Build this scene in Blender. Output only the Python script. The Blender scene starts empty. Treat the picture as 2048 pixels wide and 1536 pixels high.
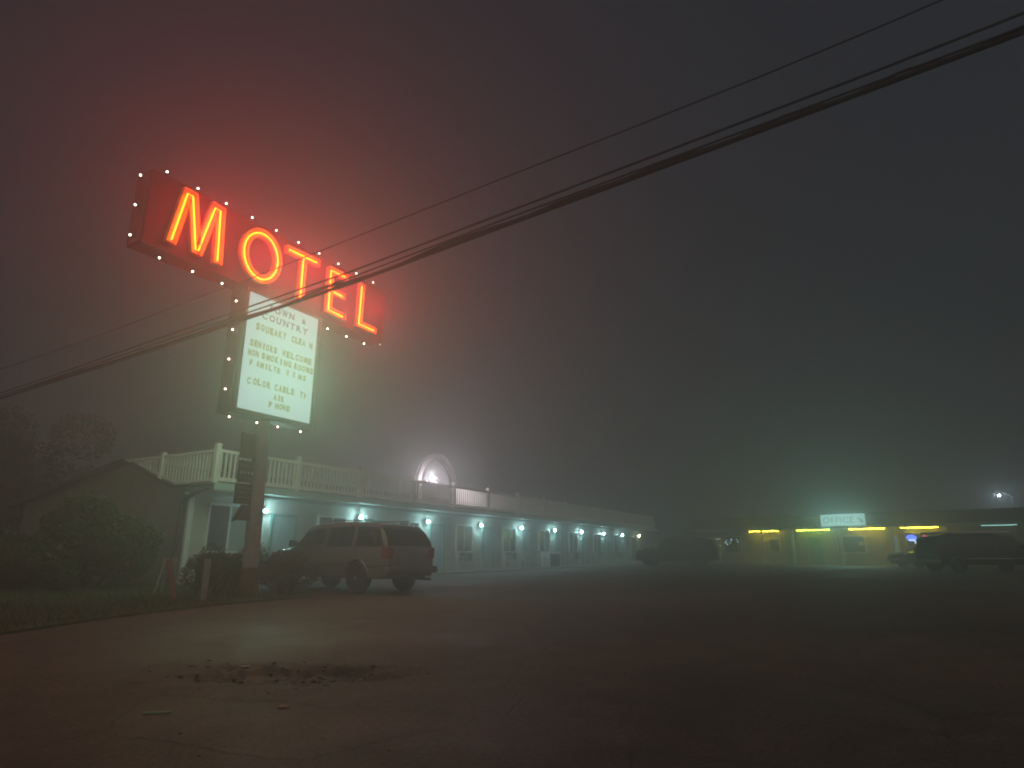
import bpy, math, random
from mathutils import Vector, Matrix
random.seed(7)
R = math.radians
PI = math.pi
scene = bpy.context.scene
col = scene.collection

# ------------------------------------------------------------------ materials
def nodes_of(m):
    m.use_nodes = True
    nt = m.node_tree
    return nt, nt.nodes.get('Principled BSDF')

def mat(name, color, rough=0.6, metal=0.0, var=0.0, scale=6.0, bump=0.0, bscale=30.0, coat=0.0,
        color2=None, wave=None, spec=0.5, rvar=0.0, dirt=0.0):
    m = bpy.data.materials.new(name)
    nt, b = nodes_of(m)
    b.inputs['Base Color'].default_value = (*color, 1)
    b.inputs['Roughness'].default_value = rough
    b.inputs['Metallic'].default_value = metal
    b.inputs['Coat Weight'].default_value = coat
    b.inputs['Specular IOR Level'].default_value = spec
    tc = nt.nodes.new('ShaderNodeTexCoord')
    if var or color2:
        n = nt.nodes.new('ShaderNodeTexNoise'); n.inputs['Scale'].default_value = scale
        n.inputs['Detail'].default_value = 6; n.inputs['Roughness'].default_value = 0.65
        nt.links.new(tc.outputs['Object'], n.inputs['Vector'])
        cr = nt.nodes.new('ShaderNodeValToRGB')
        cr.color_ramp.elements[0].position = 0.35; cr.color_ramp.elements[1].position = 0.68
        c2 = color2 or tuple(min(1, c * (1 + var)) for c in color)
        c1 = color if color2 else tuple(c * (1 - var) for c in color)
        cr.color_ramp.elements[0].color = (*c1, 1); cr.color_ramp.elements[1].color = (*c2, 1)
        nt.links.new(n.outputs['Fac'], cr.inputs['Fac'])
        nt.links.new(cr.outputs['Color'], b.inputs['Base Color'])
        if rvar:
            mr = nt.nodes.new('ShaderNodeMapRange')
            mr.inputs['To Min'].default_value = max(0.02, rough - rvar); mr.inputs['To Max'].default_value = min(1, rough + rvar)
            nt.links.new(n.outputs['Fac'], mr.inputs['Value']); nt.links.new(mr.outputs['Result'], b.inputs['Roughness'])
    if bump or wave:
        bp = nt.nodes.new('ShaderNodeBump')
        if wave:
            w = nt.nodes.new('ShaderNodeTexWave'); w.bands_direction = wave[0]; w.wave_profile = 'SAW'
            w.inputs['Scale'].default_value = wave[1]; bp.inputs['Strength'].default_value = wave[2]
            bp.inputs['Distance'].default_value = 0.03
            nt.links.new(tc.outputs['Object'], w.inputs['Vector']); nt.links.new(w.outputs['Fac'], bp.inputs['Height'])
        else:
            n2 = nt.nodes.new('ShaderNodeTexNoise'); n2.inputs['Scale'].default_value = bscale
            n2.inputs['Detail'].default_value = 5
            nt.links.new(tc.outputs['Object'], n2.inputs['Vector'])
            bp.inputs['Strength'].default_value = bump; bp.inputs['Distance'].default_value = 0.02
            nt.links.new(n2.outputs['Fac'], bp.inputs['Height'])
        nt.links.new(bp.outputs['Normal'], b.inputs['Normal'])
    return m

def emis(name, color, strength, sample=True):
    m = bpy.data.materials.new(name)
    nt, b = nodes_of(m)
    nt.nodes.remove(b)
    e = nt.nodes.new('ShaderNodeEmission')
    e.inputs['Color'].default_value = (*color, 1); e.inputs['Strength'].default_value = strength
    nt.links.new(e.outputs[0], nt.nodes['Material Output'].inputs['Surface'])
    if not sample: m.cycles.emission_sampling = 'NONE'
    return m

def glassmat(name, tint, rough=0.05, alpha=0.35):
    m = bpy.data.materials.new(name)
    nt, b = nodes_of(m)
    nt.nodes.remove(b)
    g = nt.nodes.new('ShaderNodeBsdfGlossy'); g.inputs['Roughness'].default_value = rough
    t = nt.nodes.new('ShaderNodeBsdfTransparent'); t.inputs['Color'].default_value = (*tint, 1)
    mx = nt.nodes.new('ShaderNodeMixShader'); fr = nt.nodes.new('ShaderNodeFresnel'); fr.inputs['IOR'].default_value = 1.5
    nt.links.new(fr.outputs[0], mx.inputs[0]); nt.links.new(t.outputs[0], mx.inputs[1]); nt.links.new(g.outputs[0], mx.inputs[2])
    nt.links.new(mx.outputs[0], nt.nodes['Material Output'].inputs['Surface'])
    return m

# ------------------------------------------------------------------ tuning
HAZE_D = 0.024
HAZE_G = 0.70
WORLD = (0.0098, 0.0150, 0.0230)
FILLW = 0.55

M = {}
M['asphalt'] = None
M['stone'] = mat('stone', (0.10, 0.085, 0.066), 0.8, var=0.3, scale=9)
M['grass'] = mat('grass', (0.045, 0.075, 0.022), 0.85, var=0.35, scale=2.2, bump=0.8, bscale=18)
M['blade'] = mat('grass_blade', (0.05, 0.085, 0.025), 0.7, var=0.35, scale=3.0)
M['concrete'] = mat('concrete', (0.26, 0.25, 0.22), 0.8, var=0.18, scale=2.5, bump=0.3, bscale=20)
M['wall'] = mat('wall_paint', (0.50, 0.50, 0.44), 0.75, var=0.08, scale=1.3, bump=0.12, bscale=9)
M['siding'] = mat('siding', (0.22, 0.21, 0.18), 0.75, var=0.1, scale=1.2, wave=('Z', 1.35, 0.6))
M['soffit'] = mat('soffit', (0.38, 0.52, 0.46), 0.45, var=0.08, scale=3)
M['trimgreen'] = mat('green_trim', (0.10, 0.26, 0.22), 0.5, var=0.1, scale=3)
M['door'] = mat('door_paint', (0.34, 0.46, 0.46), 0.5, var=0.06, scale=2)
M['rail'] = mat('railing_vinyl', (0.74, 0.70, 0.62), 0.5, var=0.06, scale=3)
M['archwood'] = mat('weathered_wood', (0.022, 0.020, 0.015), 0.85, var=0.2, scale=6)
M['roof'] = mat('roof_shingle', (0.07, 0.065, 0.06), 0.9, var=0.3, scale=5, bump=0.5, bscale=30)
M['pane'] = mat('window_pane', (0.035, 0.05, 0.05), 0.12, spec=0.7)
M['curtain'] = mat('curtain', (0.22, 0.28, 0.25), 0.8, wave=('X', 4.0, 0.6))
M['whitepaint'] = mat('white_paint', (0.72, 0.72, 0.68), 0.5, var=0.06, scale=4)
M['metaldark'] = mat('dark_metal', (0.05, 0.06, 0.065), 0.45, metal=0.3, var=0.15, scale=6)
M['acgrey'] = mat('ac_metal', (0.14, 0.15, 0.14), 0.6, wave=('Z', 7.0, 0.8))
M['pole'] = mat('pole_paint', (0.34, 0.37, 0.36), 0.55, var=0.12, scale=2.4, bump=0.1, bscale=12)
M['polebase'] = mat('pole_base_paint', (0.13, 0.12, 0.05), 0.8, var=0.35, scale=5, bump=0.3)
M['cabinet'] = mat('cabinet_paint', (0.020, 0.012, 0.030), 0.6, var=0.14, scale=1.6)
M['cabdark'] = mat('cabinet_side', (0.045, 0.035, 0.045), 0.45, var=0.15, scale=2.5)
M['letterface'] = mat('letter_paint', (0.42, 0.62, 0.18), 0.45, var=0.05, scale=4)
M['neon'] = emis('neon_tube', (1.0, 0.042, 0.0012), 42.0)
M['bulb'] = emis('bulb_glow', (1.0, 0.86, 0.66), 9.0, sample=False)
M['bulbpink'] = emis('pink_bulb_glow', (1.0, 0.66, 0.56), 9.0, sample=False)
M['board'] = emis('board_glow', (0.58, 0.78, 0.76), 0.70, sample=False)
M['ink_red'] = mat('ink_red', (0.16, 0.07, 0.09), 0.6)
M['ink_red_lit'] = emis('ink_red_lit', (0.26, 0.09, 0.13), 0.5, sample=False)
M['ink_olive'] = emis('ink_olive_lit', (0.30, 0.31, 0.02), 0.62, sample=False)
M['signpanel'] = mat('sign_panel', (0.13, 0.13, 0.09), 0.6, var=0.2, scale=6)
M['signpanel2'] = mat('sign_panel_dark', (0.06, 0.055, 0.06), 0.6, var=0.2, scale=6)
M['signpanel3'] = mat('sign_panel_brown', (0.15, 0.12, 0.10), 0.6, var=0.2, scale=6)
M['lamp'] = emis('lamp_glow', (0.52, 0.94, 1.0), 620.0)
M['lampwarm'] = emis('lamp_glow_warm', (1.0, 1.0, 0.60), 200.0)
M['rooflamp'] = emis('roof_lamp_glow', (0.94, 0.84, 0.95), 2200.0)
M['streetlamp'] = emis('street_lamp_glow', (0.66, 0.84, 1.0), 1700.0)
M['tube_yellow'] = emis('yellow_tube', (1.0, 0.80, 0.04), 60.0)
M['tube_green'] = emis('green_tube', (0.55, 0.9, 0.04), 64.0)
M['tube_teal'] = emis('teal_tube', (0.42, 0.95, 0.85), 3.0)
M['office_board'] = emis('office_board_glow', (0.60, 0.92, 0.88), 1.0)
M['ink_dark'] = emis('ink_dark_lit', (0.06, 0.10, 0.10), 0.4, sample=False)
M['neon_blue'] = emis('blue_neon', (0.10, 0.17, 1.0), 9.0)
M['neon_white'] = emis('white_neon', (0.65, 0.9, 1.0), 8.0, sample=False)
M['neon_red'] = emis('red_neon', (1.0, 0.08, 0.22), 6.0, sample=False)
M['neon_green'] = emis('green_sign', (0.25, 0.9, 0.5), 0.9, sample=False)
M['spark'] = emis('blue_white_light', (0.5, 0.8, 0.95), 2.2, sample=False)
M['litwin'] = emis('dim_lit_window', (0.16, 0.28, 0.28), 0.8, sample=False)
M['paper'] = mat('paper_white', (0.70, 0.74, 0.72), 0.7)
M['chair'] = mat('chair_plastic', (0.55, 0.53, 0.48), 0.5)
M['blue'] = mat('blue_plastic', (0.05, 0.09, 0.20), 0.5, var=0.15, scale=4)
M['bluebin'] = mat('blue_grey_barrel', (0.045, 0.06, 0.10), 0.5, var=0.2, scale=4)
M['redpost'] = mat('red_post_paint', (0.30, 0.16, 0.13), 0.7, var=0.25, scale=7, bump=0.3)
M['greypost'] = mat('grey_post_paint', (0.34, 0.35, 0.33), 0.7, var=0.2, scale=7, bump=0.3)
M['bush'] = mat('bush_leaf', (0.035, 0.062, 0.022), 0.6, color2=(0.085, 0.125, 0.038), scale=3.5)
M['shrub'] = mat('shrub_leaf', (0.045, 0.048, 0.022), 0.6, color2=(0.105, 0.085, 0.04), scale=4.5)
M['tree'] = mat('tree_leaf', (0.022, 0.034, 0.018), 0.8, color2=(0.04, 0.055, 0.026), scale=1.5)
M['bark'] = mat('bark', (0.07, 0.055, 0.04), 0.9, var=0.3, scale=8, bump=0.6)
M['cable'] = mat('cable_rubber', (0.02, 0.018, 0.02), 0.6)
M['paint_grey'] = mat('car_paint_grey', (0.23, 0.235, 0.22), 0.27, metal=0.35, coat=0.7)
M['paint_dark'] = mat('car_paint_dark', (0.035, 0.045, 0.045), 0.3, metal=0.3, coat=0.7)
M['paint_black'] = mat('car_paint_black', (0.025, 0.03, 0.03), 0.3, metal=0.2, coat=0.6)
M['paint_brown'] = mat('car_paint_brown', (0.07, 0.055, 0.05), 0.3, metal=0.3, coat=0.6)
M['tint'] = glassmat('tinted_glass', (0.10, 0.13, 0.11))
M['clear'] = glassmat('car_glass', (0.88, 0.92, 0.88))
M['trimgloss'] = mat('car_trim_gloss', (0.30, 0.29, 0.27), 0.22, metal=0.7, coat=0.6)
M['rubber'] = mat('tyre_rubber', (0.02, 0.02, 0.02), 0.85, bump=0.3, bscale=40)
M['rim'] = mat('alloy_rim', (0.34, 0.33, 0.32), 0.3, metal=0.8)
M['chrome'] = mat('chrome', (0.62, 0.62, 0.62), 0.12, metal=1.0)
M['plastic'] = mat('black_plastic', (0.03, 0.03, 0.03), 0.5)
M['bumper'] = mat('bumper_grey', (0.10, 0.10, 0.10), 0.4)
M['tail'] = mat('tail_lens', (0.22, 0.012, 0.015), 0.12, coat=1.0)
M['amber'] = mat('amber_lens', (0.5, 0.22, 0.03), 0.2, coat=1.0)
M['lens'] = mat('headlight_lens', (0.5, 0.5, 0.48), 0.1, coat=1.0)
M['interior'] = mat('car_interior', (0.035, 0.033, 0.03), 0.85)
M['palepaint'] = mat('pale_cap_paint', (0.8, 0.8, 0.72), 0.5)
M['officewall'] = mat('office_wall', (0.36, 0.34, 0.27), 0.8, var=0.1, scale=1.3, bump=0.15)
M['line'] = mat('lot_line_paint', (0.30, 0.29, 0.26), 0.7, var=0.3, scale=5)
M['litterg'] = mat('green_straw', (0.20, 0.32, 0.16), 0.5)
M['litterw'] = mat('pale_scrap', (0.42, 0.36, 0.28), 0.7)
M['littero'] = mat('orange_scrap', (0.36, 0.16, 0.07), 0.7)

def asphalt():
    m = bpy.data.materials.new('asphalt'); nt, b = nodes_of(m); L = nt.links.new
    def N(t, **k):
        n = nt.nodes.new(t)
        for a, v in k.items(): n.inputs[a.replace('_', ' ')].default_value = v
        return n
    tc = N('ShaderNodeTexCoord')
    big = N('ShaderNodeTexNoise', Scale=0.22, Detail=5.0, Roughness=0.6); L(tc.outputs['Object'], big.inputs['Vector'])
    mid = N('ShaderNodeTexNoise', Scale=2.4, Detail=7.0, Roughness=0.7); L(tc.outputs['Object'], mid.inputs['Vector'])
    fine = N('ShaderNodeTexNoise', Scale=30.0, Detail=6.0, Roughness=0.8); L(tc.outputs['Object'], fine.inputs['Vector'])
    # wandering cracks
    mixv = N('ShaderNodeMix'); mixv.data_type = 'VECTOR'; mixv.inputs[0].default_value = 0.22
    L(tc.outputs['Object'], mixv.inputs[4]); L(mid.outputs['Color'], mixv.inputs[5])
    vo = N('ShaderNodeTexVoronoi', Scale=0.9); vo.feature = 'DISTANCE_TO_EDGE'; L(mixv.outputs[1], vo.inputs['Vector'])
    cr = N('ShaderNodeMapRange'); cr.inputs['From Min'].default_value = 0.0; cr.inputs['From Max'].default_value = 0.012; L(vo.outputs['Distance'], cr.inputs['Value'])
    gate = N('ShaderNodeMapRange'); gate.inputs['From Min'].default_value = .50; gate.inputs['From Max'].default_value = .58; L(big.outputs['Fac'], gate.inputs['Value'])
    crk = N('ShaderNodeMath'); crk.operation = 'MAXIMUM'; L(cr.outputs[0], crk.inputs[0]); L(gate.outputs[0], crk.inputs[1])
    # worn and patched tone
    ramp = N('ShaderNodeValToRGB'); e = ramp.color_ramp.elements
    e[0].position = .40; e[0].color = (.042, .037, .031, 1); e[1].position = .62; e[1].color = (.102, .088, .070, 1)
    am = N('ShaderNodeMath'); am.operation = 'MULTIPLY_ADD'; am.inputs[1].default_value = .55; L(big.outputs['Fac'], am.inputs[0])
    a2 = N('ShaderNodeMath'); a2.operation = 'MULTIPLY'; a2.inputs[1].default_value = .45; L(mid.outputs['Fac'], a2.inputs[0]); L(a2.outputs[0], am.inputs[2])
    L(am.outputs[0], ramp.inputs['Fac'])
    gr = N('ShaderNodeMapRange'); gr.inputs['From Min'].default_value = .35; gr.inputs['From Max'].default_value = .70
    gr.inputs['To Min'].default_value = .40; gr.inputs['To Max'].default_value = 1.9; L(fine.outputs['Fac'], gr.inputs['Value'])
    cm = N('ShaderNodeMath'); cm.operation = 'MULTIPLY_ADD'; cm.inputs[1].default_value = .35; cm.inputs[2].default_value = .65; L(crk.outputs[0], cm.inputs[0])
    tot = N('ShaderNodeMath'); tot.operation = 'MULTIPLY'; L(gr.outputs[0], tot.inputs[0]); L(cm.outputs[0], tot.inputs[1])
    hs = N('ShaderNodeVectorMath'); hs.operation = 'SCALE'; L(ramp.outputs['Color'], hs.inputs[0]); L(tot.outputs[0], hs.inputs['Scale'])
    L(hs.outputs[0], b.inputs['Base Color'])
    rr = N('ShaderNodeMapRange'); rr.inputs['From Min'].default_value = .35; rr.inputs['From Max'].default_value = .65
    rr.inputs['To Min'].default_value = .55; rr.inputs['To Max'].default_value = .88; L(big.outputs['Fac'], rr.inputs['Value']); L(rr.outputs[0], b.inputs['Roughness'])
    b.inputs['Specular IOR Level'].default_value = .4
    h = N('ShaderNodeMath'); h.operation = 'MULTIPLY_ADD'; h.inputs[1].default_value = .5; L(fine.outputs['Fac'], h.inputs[0]); L(cm.outputs[0], h.inputs[2])
    bp = N('ShaderNodeBump', Strength=.55, Distance=.02); L(h.outputs[0], bp.inputs['Height']); L(bp.outputs[0], b.inputs['Normal'])
    return m
M['asphalt'] = asphalt()

# ------------------------------------------------------------------ mesh helpers
class MB:
    def __init__(s): s.v = []; s.f = []
    def quad(s, *p):
        b = len(s.v); s.v += [tuple(q) for q in p]; s.f.append(tuple(range(b, b + len(p)))); return s
    def box(s, x0, x1, y0, y1, z0, z1):
        b = len(s.v)
        s.v += [(x0,y0,z0),(x1,y0,z0),(x1,y1,z0),(x0,y1,z0),(x0,y0,z1),(x1,y0,z1),(x1,y1,z1),(x0,y1,z1)]
        for q in ((3,2,1,0),(4,5,6,7),(0,1,5,4),(1,2,6,5),(2,3,7,6),(3,0,4,7)): s.f.append(tuple(b+i for i in q))
        return s
    def tube(s, pts, r, n=8, closed=False, caps=True):
        pts = [Vector(p) for p in pts]; N = len(pts); b = len(s.v)
        rs = r if isinstance(r, (list, tuple)) else [r] * N
        up = None
        for i, p in enumerate(pts):
            if closed: d = pts[(i+1) % N] - pts[i-1]
            else: d = pts[min(i+1, N-1)] - pts[max(i-1, 0)]
            d.normalize()
            if up is None: up = Vector((0,0,1)) if abs(d.z) < 0.9 else Vector((1,0,0))
            a = d.cross(up).normalized(); c = a.cross(d).normalized(); up = c
            for k in range(n):
                t = 2*PI*k/n
                s.v.append(tuple(p + a*math.cos(t)*rs[i] + c*math.sin(t)*rs[i]))
        for i in range(N if closed else N-1):
            j = (i+1) % N
            for k in range(n):
                l = (k+1) % n
                s.f.append((b+i*n+k, b+i*n+l, b+j*n+l, b+j*n+k))
        if caps and not closed:
            s.f.append(tuple(b+k for k in range(n))[::-1]); s.f.append(tuple(b+(N-1)*n+k for k in range(n)))
        return s
    def lathe(s, prof, c=(0,0,0), n=20, axis='z'):
        b = len(s.v); N = len(prof)
        for (r, h) in prof:
            for k in range(n):
                t = 2*PI*k/n
                p = (r*math.cos(t), r*math.sin(t), h)
                if axis == 'y': p = (p[0], p[2], p[1])
                s.v.append((c[0]+p[0], c[1]+p[1], c[2]+p[2]))
        for i in range(N-1):
            for k in range(n):
                l = (k+1) % n
                s.f.append((b+i*n+k, b+i*n+l, b+(i+1)*n+l, b+(i+1)*n+k))
        s.f.append(tuple(b+k for k in range(n))[::-1]); s.f.append(tuple(b+(N-1)*n+k for k in range(n)))
        return s
    def prism(s, poly, z0, z1, plane='xy'):
        b = len(s.v); n = len(poly)
        for z in (z0, z1):
            for (x, y) in poly:
                s.v.append((x, y, z) if plane == 'xy' else (x, z, y) if plane == 'xz' else (z, x, y))
        s.f.append(tuple(b+i for i in range(n))[::-1]); s.f.append(tuple(b+n+i for i in range(n)))
        for i in range(n):
            j = (i+1) % n
            s.f.append((b+i, b+j, b+n+j, b+n+i))
        return s
    def build(s, name, m, parent=None, smooth=False, loc=None, bevel=0):
        me = bpy.data.meshes.new(name); me.from_pydata(s.v, [], s.f); me.update()
        if smooth:
            me.polygons.foreach_set('use_smooth', [True]*len(me.polygons))
            try: me.set_sharp_from_angle(angle=R(35))
            except Exception: pass
        me.materials.append(m)
        o = bpy.data.objects.new(name, me); col.objects.link(o)
        if parent: o.parent = parent
        if loc: o.location = loc
        if bevel:
            bv = o.modifiers.new('b', 'BEVEL'); bv.width = bevel; bv.segments = 2; bv.limit_method = 'ANGLE'
        return o

def tag(o, label=None, cat=None, group=None, kind=None):
    if label: o['label'] = label
    if cat: o['category'] = cat
    if group: o['group'] = group
    if kind: o['kind'] = kind
    return o
def empty(name, loc=(0,0,0), rz=0):
    o = bpy.data.objects.new(name, None); o.location = loc; o.rotation_euler = (0,0,rz); col.objects.link(o)
    o.empty_display_size = 0.2
    return o
def children(r): return [o for o in bpy.data.objects if o.parent is r]
def copy_tree(o, parent=None):
    c = o.copy(); col.objects.link(c)
    if parent is not None: c.parent = parent
    for ch in children(o): copy_tree(ch, c)
    return c
def ico(r, c=(0,0,0), seg=10, rings=6):
    prof = [(max(0.001, r*math.sin(PI*i/rings)), -r*math.cos(PI*i/rings)) for i in range(rings+1)]
    return MB().lathe(prof, c, seg)
def text(body, size, m, name, parent, loc, rot=(R(90),0,0), sx=1.0, depth=0.004, align='LEFT', shear=0, offset=0.0):
    cu = bpy.data.curves.new('t', 'FONT'); cu.body = body; cu.size = size; cu.extrude = depth; cu.align_x = align
    cu.resolution_u = 3; cu.shear = shear; cu.offset = offset
    to = bpy.data.objects.new('t', cu); col.objects.link(to)
    bpy.context.view_layer.update()
    me = bpy.data.meshes.new_from_object(to.evaluated_get(bpy.context.evaluated_depsgraph_get()))
    bpy.data.objects.remove(to)
    me.materials.clear(); me.materials.append(m)
    me.transform(Matrix.Diagonal((sx,1,1,1)))
    o = bpy.data.objects.new(name, me); col.objects.link(o); o.parent = parent; o.location = loc; o.rotation_euler = rot
    return o
def area(name, loc, rot, sx, sy, power, color, parent=None):
    l = bpy.data.lights.new(name, 'AREA'); l.shape = 'RECTANGLE'; l.size = sx; l.size_y = sy; l.energy = power; l.color = color
    o = bpy.data.objects.new(name, l); col.objects.link(o); o.location = loc; o.rotation_euler = rot
    if parent: o.parent = parent
    return o

# ------------------------------------------------------------------ world, haze, sun, camera
w = bpy.data.worlds.new('World'); scene.world = w; w.use_nodes = True
bg = w.node_tree.nodes['Background']; bg.inputs['Color'].default_value = (*WORLD, 1); bg.inputs['Strength'].default_value = 1.0
street_fill = bpy.data.lights.new('street_fill', 'SUN'); street_fill.energy = FILLW; street_fill.angle = R(100); street_fill.color = (1.0, 0.80, 0.60)  # added dim fill from behind the camera, standing in for street lights
so = bpy.data.objects.new('street_fill', street_fill); col.objects.link(so)
d = Vector((0.75, 0.62, -0.62)); so.rotation_euler = d.to_track_quat('-Z', 'Y').to_euler()

hz = MB().box(-240, 240, -240, 240, -1.1, 17.0)
hm = bpy.data.materials.new('haze'); hm.use_nodes = True
hm.node_tree.nodes.remove(hm.node_tree.nodes['Principled BSDF'])
pv = hm.node_tree.nodes.new('ShaderNodeVolumePrincipled')
pv.inputs['Color'].default_value = (0.93, 0.95, 0.93, 1); pv.inputs['Density'].default_value = HAZE_D
pv.inputs['Anisotropy'].default_value = HAZE_G
hm.node_tree.links.new(pv.outputs[0], hm.node_tree.nodes['Material Output'].inputs['Volume'])
tag(hz.build('haze', hm), kind='stuff')

cam = bpy.data.cameras.new('camera'); cam.sensor_width = 36; cam.lens = 1244/2048*36; cam.clip_end = 2000; cam.clip_start = 0.05
co = bpy.data.objects.new('camera', cam); col.objects.link(co)
co.location = (0, 0, 0.95); co.rotation_euler = (R(90+15.115), 0, R(29.397-90)); scene.camera = co
scene.view_settings.view_transform = 'Standard'; scene.view_settings.look = 'None'; scene.view_settings.exposure = 0.0
scene.cycles.volume_bounces = 2; scene.cycles.max_bounces = 8; scene.cycles.diffuse_bounces = 2; scene.cycles.glossy_bounces = 3
scene.cycles.transparent_max_bounces = 16
scene.cycles.sample_clamp_indirect = 2.0; scene.cycles.sample_clamp_direct = 0.0
scene.cycles.use_denoising = True; scene.cycles.filter_width = 2.0
scene.cycles.use_adaptive_sampling = False

# ------------------------------------------------------------------ ground
def hsh(x, y):
    t = math.sin(x*127.1 + y*311.7) * 43758.5453
    return t - math.floor(t)
def vnoise(x, y):
    xi, yi = math.floor(x), math.floor(y); fx, fy = x-xi, y-yi
    fx = fx*fx*(3-2*fx); fy = fy*fy*(3-2*fy)
    return (hsh(xi,yi)*(1-fx)+hsh(xi+1,yi)*fx)*(1-fy) + (hsh(xi,yi+1)*(1-fx)+hsh(xi+1,yi+1)*fx)*fy
def frange(a, b, st): return [a + i*st for i in range(int(round((b-a)/st)))]
def axis_pts(lo, hi, fine0, fine1, st): return [lo, lo/2, lo/6, lo/20] + frange(fine0, fine1, st) + [fine1, fine1*1.4, hi/6, hi/3, hi]
gx = sorted([-220, -100, -40, -15, -5, -1] + frange(0.5, 7.5, 0.05) + frange(7.5, 20, 0.6) + [20, 25, 30, 40, 60, 90, 140, 230])
gy = sorted([-230, -120, -60, -30, -15, -8, -4, -2, 0] + frange(0.8, 7.8, 0.05) + frange(7.8, 12, 0.5) + [12, 15, 20, 30, 60, 120, 230])
def ground_h(x, y):
    # potholed strip, long axis roughly across the view
    ux, uy = 0.491, -0.871
    px, py = x-3.95, y-4.2
    a = px*ux + py*uy; b = px*0.871 + py*0.491
    r = math.sqrt((a/0.85)**2 + (b/0.42)**2)
    n = vnoise(x*4, y*4)*0.6 + vnoise(x*11, y*11)*0.4
    h = 0.0
    if 0 < x < 8 and 0 < y < 8:
        k = max(0.0, 1.25 - r + (n-0.5)*0.9)
        h -= min(0.075, 0.12*k) * min(1, k*2)
        if r < 1.5: h += 0.035*(vnoise(x*17, y*17)-0.5)*max(0, 1.5-r)
        h += 0.010*(vnoise(x*1.3, y*1.3)-0.5)
        e = min(1, min(x-0.5, 7.5-x, y-0.8, 7.8-y)) if (0.5 < x < 7.5 and 0.8 < y < 7.8) else 0
        h *= max(0, e)
    return h
g = MB()
for x in gx:
    for y in gy: g.v.append((x, y, ground_h(x, y)))
ny = len(gy)
for i in range(len(gx)-1):
    for j in range(ny-1): g.f.append((i*ny+j, (i+1)*ny+j, (i+1)*ny+j+1, i*ny+j+1))
tag(g.build('ground', M['asphalt'], smooth=True), kind='structure')
# broken asphalt bits
rb = MB()
def pebble(mb, x, y, z, r, fl=0.6):
    b = len(mb.v); n = 6
    for h, rr in ((0, .8), (.5*fl, 1), (fl, .55)):
        for k in range(n):
            t = 2*PI*k/n; q = rr*r*(0.75+0.5*random.random())
            mb.v.append((x+q*math.cos(t), y+q*math.sin(t), z+h*r))
    for i in range(2):
        for k in range(n): l=(k+1)%n; mb.f.append((b+i*n+k,b+i*n+l,b+(i+1)*n+l,b+(i+1)*n+k))
    mb.f.append(tuple(b+2*n+k for k in range(n)))
for i in range(520):
    a = random.gauss(0, 0.50); b_ = random.gauss(0, 0.24)
    x = 3.95 + a*0.491 + b_*0.871; y = 4.2 - a*0.871 + b_*0.491
    r = 0.005 + 0.018*random.random()**4
    pebble(rb, x, y, ground_h(x, y)-0.003, r)
for i in range(500):
    x = random.uniform(1.5, 9); y = random.uniform(0.5, 9)
    pebble(rb, x, y, ground_h(x, y)-0.002, 0.004+0.010*random.random()**3)
tag(rb.build('rubble', M['stone']), 'loose chips of broken asphalt around the pothole', kind='stuff')
# litter
def scrap(x, y, L, W, ang, m, nm, label):
    mb = MB(); c, s_ = math.cos(ang), math.sin(ang); P = []
    for (a, b) in ((-L/2,-W/2),(0,-W*.6),(L/2,-W/3),(L/2,W/2),(0,W*.4),(-L/2,W/2)): P.append((a*c-b*s_, a*s_+b*c))
    mb.prism(P, 0.004, 0.012)
    o = mb.build(nm, m, loc=(x, y, ground_h(x, y))); tag(o, label, 'litter', 'scraps lying on the asphalt')
scrap(2.58, 3.93, 0.16, 0.012, R(-52), M['litterg'], 'straw', 'thin pale green straw lying on the dark asphalt in front of the pothole')
scrap(3.97, 4.9, 0.07, 0.04, R(-40), M['litterw'], 'paper_scrap', 'small pale scrap lying at the left edge of the pothole')
scrap(3.07, 3.39, 0.06, 0.03, R(-60), M['littero'], 'paper_scrap', 'small orange brown scrap on the asphalt just in front of the pothole')
scrap(7.0, 6.4, 0.16, 0.05, R(-50), M['litterw'], 'paper_scrap', 'small pale scrap on the asphalt between pothole and parked grey SUV')

# grass verge
verge = [(1.5, 8.2),(4.13, 9.23),(5.42, 9.9),(6.31, 10.2),(7.8, 10.65),(9.2, 10.75),(10.4, 10.9),(11.2, 12.0),(11.3, 14.0),(11.55, 16.1),(11.80, 17.7),(11.82, 32),(11.8,60),(-60, 60),(-60, 8.2)]
gm = MB(); 
gm.prism(verge, -0.02, 0.035)
tag(gm.build('lawn', M['grass']), kind='structure')
gb = MB()
def inside(x, y, poly):
    c = False; n = len(poly)
    for i in range(n):
        x1, y1 = poly[i]; x2, y2 = poly[i-1]
        if (y1 > y) != (y2 > y) and x < (x2-x1)*(y-y1)/(y2-y1)+x1: c = not c
    return c
cnt = 0
while cnt < 16000:
    x = random.uniform(0, 11.8); y = 8.8 + random.random()**1.6*14
    if not inside(x, y, verge): continue
    cnt += 1
    h = random.uniform(0.04, 0.13); a = random.uniform(0, 2*PI); wd = 0.008; lx, ly = random.gauss(0, .03), random.gauss(0, .03)
    gb.quad((x-wd*math.cos(a), y-wd*math.sin(a), 0.03), (x+wd*math.cos(a), y+wd*math.sin(a), 0.03), (x+lx, y+ly, 0.03+h))
tag(gb.build('grass', M['blade']), 'short dark green grass on the verge', kind='stuff')

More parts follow.
